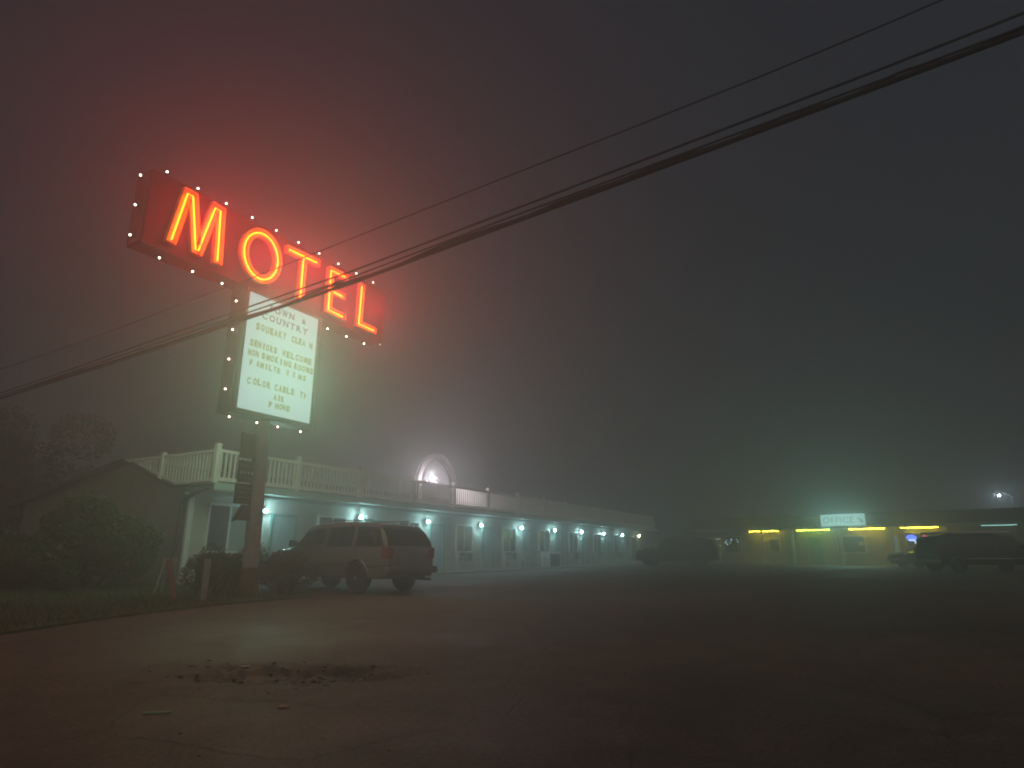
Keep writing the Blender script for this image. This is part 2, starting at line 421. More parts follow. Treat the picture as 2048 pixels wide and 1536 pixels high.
# walkway by the rooms
wk = MB().box(12.0, 56.5, 16.3, 17.795, -0.05, 0.10)
tag(wk.build('walkway', M['concrete'], bevel=0.015), kind='structure')
pl = MB(); 
def stripe(mb, ax, ay, bx, by, wdt, z=0.006):
    d = Vector((bx-ax, by-ay, 0)).normalized(); n = Vector((-d.y, d.x, 0))*wdt/2
    mb.quad((ax-n.x, ay-n.y, z), (ax+n.x, ay+n.y, z), (bx+n.x, by+n.y, z), (bx-n.x, by-n.y, z))
stripe(pl, 26.0, -1.0, 31.5, -10.7, 0.16)
tag(pl.build('road_marking', M['line']), kind='structure')

# ------------------------------------------------------------------ foliage
def leafball(mb, c, r, n, leaf, squash=1.0, seed=0):
    rnd = random.Random(seed)
    for i in range(n):
        u, v = rnd.random(), rnd.random()
        t = 2*PI*u; ph = math.acos(2*v-1); q = r*(0.55+0.5*rnd.random()**0.6)
        dx, dy, dz = math.sin(ph)*math.cos(t), math.sin(ph)*math.sin(t), math.cos(ph)
        p = Vector((c[0]+dx*q, c[1]+dy*q, c[2]+dz*q*squash))
        if p.z < 0.03: continue
        a = Vector((rnd.gauss(0,1), rnd.gauss(0,1), rnd.gauss(0,.7))).normalized()
        b = a.cross(Vector((rnd.gauss(0,1), rnd.gauss(0,1), rnd.gauss(0,1)))).normalized()
        L = leaf*(0.6+0.8*rnd.random())
        mb.quad(p-a*L, p-b*L*0.45, p+a*L, p+b*L*0.45)
def shrub(name, loc, balls, n, leaf, m, label, cat='shrub', group=None, seed=1):
    root = empty(name, loc)
    mb = MB(); rnd = random.Random(seed)
    st = MB()
    for (x, y, z, r) in balls:
        nb = max(3, int(r*7))
        leafball(mb, (x,y,z), r*0.8, int(n*r*r), leaf, 0.9, rnd.random())
        for k in range(nb):
            t = rnd.uniform(0, 2*PI); e = rnd.uniform(-0.3, 1.2)
            leafball(mb, (x+r*.65*math.cos(t)*math.cos(e), y+r*.65*math.sin(t)*math.cos(e), z+r*.7*math.sin(e)), r*rnd.uniform(.3,.5), int(n*r*r*0.22), leaf, 0.9, rnd.random())
        st.tube([(x*.3, y*.3, 0), (x*.8, y*.8, z*.6), (x, y, z+r*.4)], [0.04, 0.025, 0.008], 6)
    mb.build('foliage', m, root); st.build('stem', M['bark'], root)
    tag(root, label, cat, group); return root
shrub('bush', (9.5, 18.3, 0.03), [(0,-1.5,.9,.95),(-.3,-.3,1.15,1.2),(.2,.9,1.0,1.15),(.1,2.1,.85,1.0),(-1.2,-.9,.6,.8),(-1.4,.9,.7,.9),(-1.0,2.6,.6,.85)], 2600, 0.055, M['bush'],
      'large rounded green bush on the lawn beside the motel end wall', 'bush', seed=3)
shrub('shrub', (9.75, 13.35, 0.03), [(0,0,.55,.55),(-.25,.35,.4,.45),(.1,-.3,.35,.45)], 5200, 0.032, M['shrub'],
      'low dark reddish shrub behind the short grey post', 'shrub', 'shrubs around the sign pole', seed=4)
shrub('shrub', (10.15, 12.75, 0.03), [(0,0,.62,.55),(.1,.25,.4,.45)], 5200, 0.032, M['shrub'],
      'dark upright shrub directly behind the left side of the sign pole', 'shrub', 'shrubs around the sign pole', seed=5)
shrub('shrub', (10.45, 11.9, 0.03), [(0,0,.58,.56),(.15,-.4,.42,.42),(-.3,-.15,.36,.4)], 5200, 0.032, M['shrub'],
      'dark rounded shrub between the sign pole and the nose of the grey SUV', 'shrub', 'shrubs around the sign pole', seed=6)

def tree(loc, h, r, n, label, seed, name='tree'):
    rnd = random.Random(seed); root = empty(name, loc)
    t = MB(); t.tube([(0,0,-.1),(0.1,0,h*.25),(0,.15,h*.5),(.1,.1,h*.85)], [.28,.22,.15,.04], 9)
    mb = MB()
    for k in range(16):
        a = rnd.uniform(0, 2*PI); z = h*rnd.uniform(.38,.88); q = r*rnd.uniform(.25,.85)*(1.15-abs(z/h-.55))
        p = (q*math.cos(a), q*math.sin(a), z)
        t.tube([(0,.1,z*.65), (p[0]*.6,p[1]*.6,z*.88), p], [.09,.05,.015], 6)
        leafball(mb, p, r*rnd.uniform(.28,.46), n, .13, .8, rnd.random())
    t.build('trunk', M['bark'], root); mb.build('crown', M['tree'], root)
    tag(root, label, 'tree', 'dark trees beyond the motel'); return root
tree((17.5, 42.0, 0), 9.2, 4.6, 1100, 'tall dark tree standing beyond the big bush left of the motel gable', 11)
tree((12.0, 36.0, 0), 6.8, 4.0, 900, 'lower dark tree at the far left, beyond the lawn', 12)

# ------------------------------------------------------------------ motel wing
motel = empty('motel_building', (11.85, 17.8, 0))
tag(motel, 'long low motel wing with white roof railing and a row of room doors', 'building')
O = Vector((11.85, 17.8, 0))
def mp(mb, name, m, parent=None, **k):      # parts in world coordinates under the motel root
    mb.v = [tuple(Vector(v)-O) for v in mb.v]
    return mb.build(name, m, parent or motel, **k)
S1 = 55.5
mp(MB().box(11.85, S1, 17.8, 27.8, -0.05, 2.83), 'wall', M['wall'])
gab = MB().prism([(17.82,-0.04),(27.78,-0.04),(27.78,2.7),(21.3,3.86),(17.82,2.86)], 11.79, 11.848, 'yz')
mp(gab, 'gable_wall', M['siding'])
corner = MB().box(11.775, 11.93, 17.74, 17.84, 0, 2.82); mp(corner, 'corner_board', M['whitepaint'])
mp(MB().box(11.6, S1+.2, 16.42, 17.797, 2.79, 2.828), 'soffit', M['soffit'])
mp(MB().box(11.56, S1+.24, 16.36, 16.418, 2.70, 2.90), 'fascia', M['soffit'])
mp(MB().box(11.59, S1+.2, 17.70, 17.798, 2.62, 2.70), 'trim_strip', M['soffit'])
rf = MB()
rf.prism([(16.42,2.84),(18.4,2.92),(21.3,3.93),(28.2,2.75),(28.2,2.62),(21.3,3.80),(18.4,2.87),(16.42,2.834)], 11.5, S1+.3, 'yz')
mp(rf, 'roof', M['roof'])
dpp = MB().tube([(11.72,16.9,2.76),(11.70,17.3,2.68),(11.70,17.85,2.50),(11.70,18.02,2.35),(11.70,18.05,1.0),(11.70,18.05,0.30),(11.6,18.0,0.16)], 0.055, 8)
mp(dpp, 'downpipe', M['metaldark'], smooth=True)

# railing: parts of the building, one panel and one post per bay
rail = empty('railing', (0,0,0)); rail.parent = motel
def rp(mb, name, m, **k): return mp(mb, name, m, rail, **k)
def roofz(y): return 2.90 if y < 18.4 else 2.92+(y-18.4)/2.9*1.01
posts = [11.61 + 3.05*i for i in range(15)]
for i, x in enumerate(posts):
    pm = MB().box(x-.07, x+.07, 16.43, 16.57, 2.905, 3.99); pm.box(x-.09, x+.09, 16.41, 16.59, 3.991, 4.02)
    pm.prism([(x-.075,16.425),(x+.075,16.425),(x+.075,16.575),(x-.075,16.575)], 4.021, 4.05)
    rp(pm, 'post', M['rail'])
    if i < len(posts)-1:
        x0, x1 = x+.071, posts[i+1]-.071
        q = MB().box(x0, x1, 16.455, 16.545, 3.80, 3.89); q.box(x0, x1, 16.455, 16.545, 2.96, 3.07)
        nb = 18
        for k in range(nb):
            cx = x0+(k+.5)*(x1-x0)/nb; q.box(cx-.027, cx+.027, 16.475, 16.525, 3.071, 3.799)
        rp(q, 'baluster_panel', M['rail'])
# end return along the gable
for (a, b, top) in ((16.57, 19.06, 3.89), (19.20, 21.15, 3.89)):
    q = MB().box(11.57, 11.65, a, b, 3.80, 3.885)
    nb = int((b-a)/0.15)
    for k in range(nb):
        cy = a+(k+.5)*(b-a)/nb; zb = roofz(cy)+.03
        if zb < 3.76: q.box(11.59, 11.63, cy-.027, cy+.027, zb, 3.799)
    zA, zB = roofz(a)+.06, min(3.8, roofz(b)+.06)
    n = 10
    for k in range(n):
        ya, yb = a+(b-a)*k/n, a+(b-a)*(k+1)/n
        za, zb = roofz(ya)+.05, roofz(yb)+.05
        if zb < 3.72: q.prism([(ya,za),(yb,zb),(yb,zb+.075),(ya,za+.075)], 11.573, 11.647, 'yz')
    rp(q, 'baluster_panel', M['rail'])
rp(MB().box(11.54, 11.68, 19.06, 19.20, roofz(19.13)-.05, 3.98), 'post', M['rail'])

# unit by unit: lamp, door, window, air conditioner
WY = 17.798
lamps = [14.45, 19.05, 23.45, 28.0, 32.4, 36.8, 41.1, 45.3, 49.4, 53.6]
door_p = None
def mk_door(x):
    d_ = empty('door', (x-O.x, 0, 0)); d_.parent = motel
    MB().box(0, .92, -.035, -.004, .12, 2.12).build('panel', M['door'], d_)
    f = MB().box(-.09,-.002,-.06,-.003,.10,2.21); f.box(.922,1.01,-.06,-.003,.10,2.21); f.box(-.002,.922,-.06,-.003,2.122,2.21)
    f.build('frame', M['trimgreen'], d_)
    ico(.035, (.82,-.075,1.05)).build('handle', M['chrome'], d_, smooth=True)
    return d_
def mk_window(x, wd, z0, z1, curtain=True):
    w_ = empty('window', (x-O.x, 0, 0)); w_.parent = motel
    f = MB()
    f.box(-.07,-.001,-.07,-.003,z0-.07,z1+.07); f.box(wd+.001,wd+.07,-.07,-.003,z0-.07,z1+.07)
    f.box(-.001,wd+.001,-.07,-.003,z1,z1+.07); f.box(wd/2-.03,wd/2+.03,-.06,-.012,z0,z1)
    f.build('frame', M['whitepaint'], w_)
    MB().box(-.10,wd+.10,-.11,-.003,z0-.13,z0-.071).build('sill', M['whitepaint'], w_)
    MB().box(0,wd/2-.031,-.028,-.004,z0-.07,z1-.001).build('pane', M['pane'], w_)
    MB().box(wd/2+.031,wd,-.028,-.004,z0-.07,z1-.001).build('pane', M['curtain'] if curtain else M['pane'], w_)
    return w_
def mk_ac(x):
    a = empty('air_conditioner', (x-O.x, 0, 0)); a.parent = motel
    b = MB().box(0,.68,-.30,-.003,.52,.92); b.build('casing', M['acgrey'], a, bevel=.01)
    gmb = MB()
    for k in range(7): gmb.box(.05,.63,-.312,-.302,.56+k*.048,.585+k*.048)
    gmb.build('grille', M['metaldark'], a)
def mk_lamp(x, m):
    l = empty('wall_lamp', (x-O.x, 0, 0)); l.parent = motel
    bk = MB().box(-.05,.05,-.025,-.003,2.22,2.40); bk.box(-.015,.015,-.20,-.024,2.375,2.39); bk.lathe([(.01,2.375),(.04,2.365),(.045,2.35)], (0,-.21,0), 12)
    bk.build('bracket', M['metaldark'], l)
    bp_ = MB().lathe([(.085,-.155),(.095,-.15),(.095,-.145),(.02,-.14)], (0,0,2.275), 14, axis='y'); bp_.build('glare_shield', M['metaldark'], l)  # added disc that blocks the globe's hot spot on the wall
    ico(.048, (0,-.21,2.285), 10, 6).build('globe', m, l, smooth=True)
for i, x in enumerate(lamps):
    mk_lamp(x, M['lamp'] if i < 9 else M['lampwarm'])
    mk_door(x+.47)
    if i == 0: mk_window(12.5, 1.45, 1.05, 2.36)
    if i < 9: mk_window(x+2.55, 1.35, 1.07, 2.2, curtain=(i in (1,4,5,7))); mk_ac(x+2.9)
nt_ = MB().box(31.12, 31.52, 17.728, 17.736, 1.72, 2.18); mp(nt_, 'notice', M['paper'])
nn = MB()
for k in range(6):
    y0 = 2.12-k*.07; nn.box(31.17+.02*(k%2), 31.47-.05*((k*7)%3), 17.722, 17.7265, y0-.03, y0)
mp(nn, 'notice_lettering', M['metaldark'])

# plastic chairs, coolers on the walkway
def chair_mesh():
    root = empty('plastic_chair')
    MB().box(-.22,.22,-.22,.22,.40,.43).build('seat', M['chair'], root, bevel=.01)
    b = MB(); b.box(-.22,.22,.20,.235,.43,.52); b.box(-.22,.22,.20,.235,.78,.90)
    for k in range(5): b.box(-.2+k*.09,-.16+k*.09,.205,.23,.52,.78)
    b.build('backrest', M['chair'], root)
    for sx in (-1,1):
        for sy in (-1,1): MB().box(sx*.20-.02,sx*.20+.02,sy*.20-.02,sy*.20+.02,0,.399).build('leg', M['chair'], root)
        a = MB().box(sx*.245-.02,sx*.245+.02,-.2,.19,.62,.65); a.box(sx*.245-.02,sx*.245+.02,-.2,-.16,.44,.619); a.build('armrest', M['chair'], root)
    return root
spots = [(25.55,17.15,.2,'left of the first window after the grey SUV'),(27.5,17.2,-.1,'just left of the third lit door'),
         (30.0,17.2,.15,'left of the window with the white notice'),(32.05,17.2,-.2,'right of the window with the white notice'),
         (34.2,17.2,.1,'left of the blue cooler'),(38.9,17.2,-.1,'below the window past the blue cooler'),(43.2,17.2,.1,'near the far end of the walkway')]
ch0 = chair_mesh()
for i, (x, y, a, where) in enumerate(spots):
    c = ch0 if i == 0 else copy_tree(ch0)
    c.location = (x, y, .101); c.rotation_euler = (0,0,a)
    tag(c, 'white plastic chair on the walkway '+where, 'chair', 'chairs along the motel walkway')
clr = empty('drink_cooler', (35.5, 17.3, .101))
MB().box(-.68,.68,-.3,.3,0,.72).build('tub', M['blue'], clr, bevel=.02)
lf = MB().box(-.74,-.69,-.33,.33,0,.86); lf.box(.69,.74,-.33,.33,0,.86); lf.box(-.689,.689,-.33,.33,.76,.82); lf.build('frame', M['whitepaint'], clr)
tag(clr, 'blue chest in a white frame standing against the motel wall', 'cooler')

# roof lamp and arched trellis
arch = empty('arched_trellis', (24.7, 18.15, 2.92))
ap = [(-1.4,0)]; 
out = [(1.58*math.cos(t), 1.10+1.58*math.sin(t)) for t in [R(a) for a in range(0,181,10)]]
inn = [(1.32*math.cos(t), 1.10+1.32*math.sin(t)) for t in [R(a) for a in range(0,181,10)]]
am = MB()
for i in range(18):
    am.prism([out[i], out[i+1], inn[i+1], inn[i]], -.11, -.07, 'xz'); am.prism([out[i], out[i+1], inn[i+1], inn[i]], .07, .11, 'xz')
am.build('arch', M['archwood'], arch)
sl = MB()
for i in range(1,18):
    t = R(i*10); sl.tube([(1.45*math.cos(t), -.14, 1.10+1.45*math.sin(t)), (1.45*math.cos(t), .14, 1.10+1.45*math.sin(t))], .022, 6)
sl.build('lattice', M['archwood'], arch)
for sx in (-1, 1):
    lg = MB().box(sx*1.45-.10, sx*1.45+.10, -.11, .11, 0.02, 1.095); lg.build('leg', M['archwood'], arch)
tag(arch, 'pale arched trellis standing on the motel roof behind the bright lamp', 'trellis')
rl = empty('roof_lamp', (23.66, 17.6, 2.93))
MB().tube([(0,0,-0.01),(0,0,1.15)], .028, 8).build('post', M['metaldark'], rl)
MB().lathe([(.05,1.15),(.05,1.18),(.03,1.21)], n=12).build('cap', M['metaldark'], rl)
ico(.070, (0,0,1.33), 12, 8).build('globe', M['rooflamp'], rl, smooth=True)
tag(rl, 'very bright white lamp on a short post at the roof railing', 'lamp')

# ------------------------------------------------------------------ big sign
sign = empty('motel_sign', (9.6, 12.05, 0)); SO = Vector((9.6, 12.05, 0))
tag(sign, 'tall pole sign with orange neon MOTEL letters over a lit white letter board', 'sign')
def sp(mb, name, m, parent=None, **k):
    mb.v = [tuple(Vector(v)-SO) for v in mb.v]
    return mb.build(name, m, parent or sign, **k)
sp(MB().tube([(9.63,12.05,.5),(9.60,12.05,2.2),(9.56,12.05,3.9)], .165, 20), 'pole', M['pole'], smooth=True)
pb = MB().lathe([(.22,.0),(.21,.30),(.175,.55)], (9.63,12.05,0), 18)
sp(pb, 'pole_base', M['polebase'], smooth=True)
cl = MB().lathe([(.19,.54),(.2,.56),(.2,.60),(.19,.62)], (9.63,12.05,0), 18); cl.box(9.80,9.92,11.98,12.10,.53,.66)
sp(cl, 'collar', M['polebase'])
# MOTEL cabinet (front 11.7, back 12.3)
sp(MB().box(6.02, 13.12, 11.70, 12.20, 6.80, 8.44), 'cabinet', M['cabinet'], bevel=.02)
em = MB().box(5.995, 6.017, 11.74, 12.16, 6.84, 8.40); sp(em, 'end_cap', M['cabdark'])
sp(MB().box(8.42, 10.78, 11.72, 12.18, 3.88, 6.797), 'board_housing', M['cabdark'], bevel=.02)
fr = MB().box(8.50,8.554,11.69,11.719,3.93,6.79); fr.box(10.626,10.68,11.69,11.719,3.93,6.79); fr.box(8.555,10.625,11.69,11.719,3.93,3.989); fr.box(8.555,10.625,11.69,11.719,6.72,6.79)
sp(fr, 'board_frame', M['cabdark'])
sp(MB().box(8.555,10.625,11.70,11.716,3.99,6.719), 'letter_board', M['board'])
# letter board writing
def bt(s_, x0, x1, z, h, m, fs=None):
    # condensed changeable letters spread evenly between x0 and x1
    n = len(s_); wd = (x1-x0)/max(1, n)
    for k, c in enumerate(s_):
        if c == ' ': continue
        o = text(c, h*1.40, m, 'board_letter', sign, (0,0,0), sx=1.0, depth=.002, offset=(.011 if m is M['ink_olive'] else .005))
        me = o.data; xs = [v.co.x for v in me.vertices]; ys = [v.co.y for v in me.vertices]
        w0 = max(xs)-min(xs); f = min(1.0, wd*.80/max(w0, .02)) if c != 'I' else 1.0
        cx = x0+(k+.5)*wd + random.uniform(-.006,.006)
        bx = (max(xs)+min(xs))/2
        me.transform(Matrix.Translation((-bx, -min(ys), 0))); me.transform(Matrix.Diagonal((f, h/max(.02,(max(ys)-min(ys))), 1, 1)))
        # join into a line later: keep one object per line
        yield o, (cx-SO.x, 11.692-SO.y, z + random.uniform(-.008,.008))
def line(parts, m, name='lettering'):
    verts, faces = [], []
    for (s_, x0, x1, z, h) in parts:
        for o, loc in bt(s_, x0, x1, z, h, m):
            b = len(verts)
            for v in o.data.vertices: verts.append((v.co.x+loc[0], loc[1]-v.co.z, v.co.y+loc[2]))
            for p in o.data.polygons: faces.append(tuple(b+i for i in p.vertices))
            me = o.data; bpy.data.objects.remove(o); bpy.data.meshes.remove(me)
    mb = MB(); mb.v = verts; mb.f = faces
    return mb.build(name, m, sign)
serif = MB()
def serif_word(s_, x0, x1, z, h, nm):
    o = line([(s_, x0, x1, z, h)], M['ink_red_lit'], nm)
    n = len(s_); wd = (x1-x0)/n; sb = MB()
    for k, c in enumerate(s_):
        if c in 'OC &Q': continue
        cx = x0+(k+.5)*wd-SO.x; hw = wd*.40
        ends = {'T':[(0,0),],'W':[(-.8,1),(0,1),(.8,1)],'N':[(-.85,0),(-.85,1),(.85,1)],'U':[(-.85,1),(.85,1)],'R':[(-.8,0),(.8,0)],'Y':[(-.8,1),(.8,1),(0,0)]}.get(c, [])
        for (ex, ez) in ends:
            zz = z+(h-.016 if ez else 0)
            sb.box(cx+ex*hw-.026, cx+ex*hw+.026, 11.6885-SO.y, 11.6895-SO.y, zz, zz+.016)
    sb.build('serif', M['ink_red_lit'], o)
serif_word('TOWN', 9.05, 9.88, 6.43, .155, 'name_lettering')
line([('&', 10.05, 10.28, 6.43, .13)], M['ink_red_lit'], 'name_lettering')
serif_word('COUNTRY', 8.92, 10.33, 6.19, .155, 'name_lettering')
line([('SQUEAKY', 8.80, 9.69, 5.87, .17), ('CLEA', 9.83, 10.28, 5.88, .16), ('N', 10.39, 10.51, 5.87, .16)], M['ink_olive'])
line([('SENIORS', 8.69, 9.46, 5.455, .16), ('WELCOME', 9.59, 10.53, 5.455, .16)], M['ink_olive'])
line([('NON', 8.67, 8.97, 5.225, .155), ('SMOKING', 9.03, 9.92, 5.23, .155), ('ROOMS', 9.98, 10.60, 5.225, .155)], M['ink_olive'])
line([('F', 8.74, 8.83, 5.01, .135), ('AMILYR', 8.91, 9.62, 5.01, .14), ('O', 9.78, 9.87, 5.02, .14), ('O', 9.97, 10.06, 5.02, .14), ('M', 10.13, 10.26, 5.01, .14), ('S', 10.29, 10.39, 5.01, .14)], M['ink_olive'])
line([('C', 8.72, 8.84, 4.58, .155), ('OLOR', 8.88, 9.38, 4.585, .16), ('CABLE', 9.47, 10.08, 4.58, .155), ('TV', 10.24, 10.46, 4.57, .155)], M['ink_olive'])
line([('AIR', 9.47, 9.81, 4.355, .14)], M['ink_olive'])
line([('P', 9.37, 9.48, 4.15, .145), ('HONE', 9.54, 9.99, 4.155, .145)], M['ink_olive'])

# neon channel letters
def strip(path, wdt, closed=False):
    n = len(path); L, Rr = [], []
    for i in range(n):
        p = Vector(path[i])
        a = Vector(path[i-1]) if (i > 0 or closed) else None
        b = Vector(path[(i+1) % n]) if (i < n-1 or closed) else None
        if a is None: d1 = d2 = (b-p).normalized()
        elif b is None: d1 = d2 = (p-a).normalized()
        else: d1 = (p-a).normalized(); d2 = (b-p).normalized()
        n1 = Vector((-d1.y, d1.x)); n2 = Vector((-d2.y, d2.x)); m_ = (n1+n2).normalized()
        k = min(1.9, 1/max(.25, m_.dot(n1)))
        L.append(p+m_*wdt/2*k); Rr.append(p-m_*wdt/2*k)
    return L, Rr
def letter(paths, wdt=.235):
    lt = empty('channel_letter', (0,0,0)); lt.parent = sign
    face = MB(); ret = MB(); tubes = MB()
    for (path, closed, ext0, ext1, tube) in paths:
        P = [Vector(p) for p in path]
        if not closed:
            P[0] = P[0]-(P[1]-P[0]).normalized()*ext0; P[-1] = P[-1]+(P[-1]-P[-2]).normalized()*ext1
        L, Rr = strip(P, wdt, closed); n = len(P)
        for i in range(n if closed else n-1):
            j = (i+1) % n
            face.quad((Rr[i].x,11.665,Rr[i].y),(Rr[j].x,11.665,Rr[j].y),(L[j].x,11.665,L[j].y),(L[i].x,11.665,L[i].y))
            for Q in (L, Rr):
                ret.quad((Q[i].x,11.58,Q[i].y),(Q[j].x,11.58,Q[j].y),(Q[j].x,11.699,Q[j].y),(Q[i].x,11.699,Q[i].y))
        if not closed:
            for (a, b) in ((L[0],Rr[0]),(L[-1],Rr[-1])):
                ret.quad((a.x,11.58,a.y),(b.x,11.58,b.y),(b.x,11.699,b.y),(a.x,11.699,a.y))
        if tube: tubes.tube([(p[0],11.61,p[1]) for p in tube], .017, 5, closed=closed)
    sp(face, 'letter_face', M['letterface'], lt); sp(ret, 'letter_rim', M['letterface'], lt); sp(tubes, 'neon_tube', M['neon'], lt)
mpth = [(6.55,7.06),(6.74,8.22),(6.86,8.22),(7.08,7.08),(7.14,7.08),(7.39,8.22),(7.52,8.21),(7.60,7.04)]
letter([(mpth, False, .08, .08, mpth)], .215)
oc = [(8.68+.47*math.cos(t), 7.63+.565*math.sin(t)) for t in [2*PI*i/28 for i in range(28)]]
letter([(oc, True, 0, 0, oc)], .20)
letter([([(9.44,8.14),(10.34,8.17)], False, .09, .09, [(9.44,8.14),(10.34,8.17)]), ([(9.90,8.03),(9.91,7.05)], False, 0, .09, [(9.90,8.12),(9.91,7.04)])], .19)
epth = [(11.37,8.18),(10.84,8.16),(10.85,7.05),(11.38,7.03)]
letter([(epth, False, .09, .09, epth), ([(10.96,7.60),(11.31,7.59)], False, 0, .08, [(10.88,7.60),(11.31,7.59)])], .18)
lpth = [(12.02,8.16),(11.99,7.03),(12.60,7.03)]
letter([(lpth, False, .08, .08, lpth)], .18)
# light given off by the neon of each letter
for (lx, lz) in ((7.1,7.65),(8.68,7.63),(9.9,7.7),(11.05,7.6),(12.15,7.4)):
    pl_ = bpy.data.lights.new('neon_light', 'POINT'); pl_.energy = 88; pl_.color = (1.0, 0.015, 0.05); pl_.shadow_soft_size = .3
    po = bpy.data.objects.new('neon_light', pl_); col.objects.link(po); po.parent = sign; po.location = (lx-SO.x, 11.15-SO.y, lz)
# bulbs round the cabinets
bl = []
for k in range(10): bl.append((6.34+k*.699, 11.78, 8.56, 0))
for z in (8.27, 7.60, 6.94): bl.append((5.90, 11.9, z, 0))
for x in (6.53, 7.26, 7.97): bl.append((x, 11.9, 6.72, 0))
for z in (6.45, 5.76, 5.07, 4.39): bl.append((8.37, 11.9, z, 1))
for x in (8.55, 9.27, 9.86, 10.55): bl.append((x, 11.9, 3.80, 1))
for x in (11.15, 11.85, 12.55): bl.append((x, 11.9, 6.67, 0))
bl.append((13.21, 11.9, 6.86, 0))
for (x, y, z, k) in bl:
    b_ = empty('bulb', (x-SO.x, y-SO.y, z)); b_.parent = sign
    ico(.021, (0,0,0), 8, 5).build('bulb_glass', M['bulbpink'] if k else M['bulb'], b_, smooth=True)
    dx, dz = (0, -1) if z > 8.5 else ((0, 1) if (z < 4 or (z < 6.8 and x > 9) or (6.7 < z < 6.8)) else (1, 0))
    MB().tube([(dx*.025, 0, dz*.025), (dx*.075, 0, dz*.075)], .022, 8).build('socket', M['metaldark'], b_)
# unseen area lamps just off both board faces, added for the board's glow
area('board_light', (9.59-SO.x, 11.66-SO.y, 5.36), (R(-90),0,0), 2.1, 2.7, 118, (.42,1.0,.56), sign)
area('board_light', (9.59-SO.x, 12.24-SO.y, 5.36), (R(90),0,0), 2.1, 2.7, 130, (.62,1.0,.66), sign)
sp(MB().box(8.555,10.625,12.184,12.20,3.99,6.719), 'letter_board', M['board'])
# hanging panels on the pole
pg = empty('hanging_panels', (0,0,0)); pg.parent = sign; pg.name = 'panel_bracket'
sp(MB().box(9.03,9.40,12.02,12.05,2.98,3.55), 'sign_panel', M['signpanel'], pg)
sp(MB().box(9.03,9.43,12.02,12.05,2.44,2.93), 'sign_panel', M['signpanel2'], pg)
st = MB()
for k in range(4):
    cx = 9.10+k*.095; P = []
    for i in range(10):
        t = PI/2+i*PI/5; q = .040 if i % 2 == 0 else .020; P.append((cx+q*math.cos(t), 2.66+q*math.sin(t)))
    st.prism(P, 12.010, 12.018, 'xz')
sp(st, 'star_row', M['paper'], pg)
bx = MB().box(9.05,9.42,12.012,12.018,2.78,2.85); bx.box(9.05,9.42,12.012,12.018,2.53,2.56); sp(bx, 'stripe', M['signpanel3'], pg)
sp(MB().box(9.00,9.44,12.02,12.05,1.98,2.42), 'sign_panel', M['signpanel2'], pg)
wr = MB()
for k in range(4): wr.box(9.05,9.40-.04*(k%2),12.012,12.018,2.34-k*.1-.035,2.34-k*.1)
sp(wr, 'stripe', M['signpanel3'], pg)
ar = MB().prism([(9.02,1.62),(9.48,1.62),(9.48,1.96),(9.20,1.96)], 12.02, 12.05, 'xz'); sp(ar, 'arrow_panel', M['signpanel3'], pg)
ast = MB().prism([(8.98,1.60),(9.03,1.58),(9.30,1.90),(9.25,1.94)], 12.008, 12.017, 'xz'); sp(ast, 'arrow_stroke', M['metaldark'], pg)
bra = MB()
for z in (3.3, 2.7, 2.2, 1.8): bra.box(9.38,9.50,12.055,12.085,z-.02,z+.02)
sp(bra, 'bracket', M['metaldark'], pg)

# ------------------------------------------------------------------ overhead cables
def wire(label, pts6, r, twist=0):
    # straight spans with a gentle sag, parallel to the road
    pts = [(7.5, y, z) for (y, z) in pts6]
    P = []
    for i in range(len(pts)-1):
        a, b = Vector(pts[i]), Vector(pts[i+1])
        for t in range(8): P.append(a.lerp(b, t/8))
    P.append(Vector(pts[-1]))
    mb = MB(); mb.tube(P, r, 7, caps=False)
    if twist:
        Q = [p+Vector((.03*math.cos(i*.9), 0, .045+.012*math.sin(i*.7))) for i, p in enumerate(P)]
        mb.tube(Q, r*.55, 6, caps=False)
    tag(mb.build('overhead_cable', M['cable'], smooth=True), label, 'cable', 'overhead cables crossing the lot')
wire('thin single overhead cable, the uppermost of the lines', [(60,5.3),(30,5.6),(16,6.0),(9.44,6.34),(4.45,6.68),(2.31,6.81),(.56,6.93),(-.77,7.05),(-4,7.4),(-14,8.6)], .011)
wire('middle overhead cable running just above the thick black one', [(60,4.35),(30,4.78),(18.5,5.22),(10.5,5.65),(7.56,5.80),(4.44,6.05),(2.34,6.22),(.62,6.36),(-.83,6.48),(-1.9,6.58),(-5,6.9),(-14,8.1)], .017)
wire('slender overhead cable close under the middle one, merging with the bundle', [(60,4.2),(30,4.68),(18.5,5.14),(10.5,5.53),(7.55,5.68),(4.44,5.94),(2.35,6.09),(.63,6.22),(-.8,6.33),(-1.9,6.42),(-5,6.7),(-14,7.9)], .014)
wire('thick black overhead cable bundle, the lowest and heaviest line', [(60,4.1),(30,4.6),(18.5,5.06),(13.45,5.26),(10.31,5.42),(7.54,5.57),(4.44,5.83),(2.35,6.00),(.64,6.14),(-.8,6.26),(-1.85,6.35),(-5,6.65),(-14,7.8)], .034, twist=1)

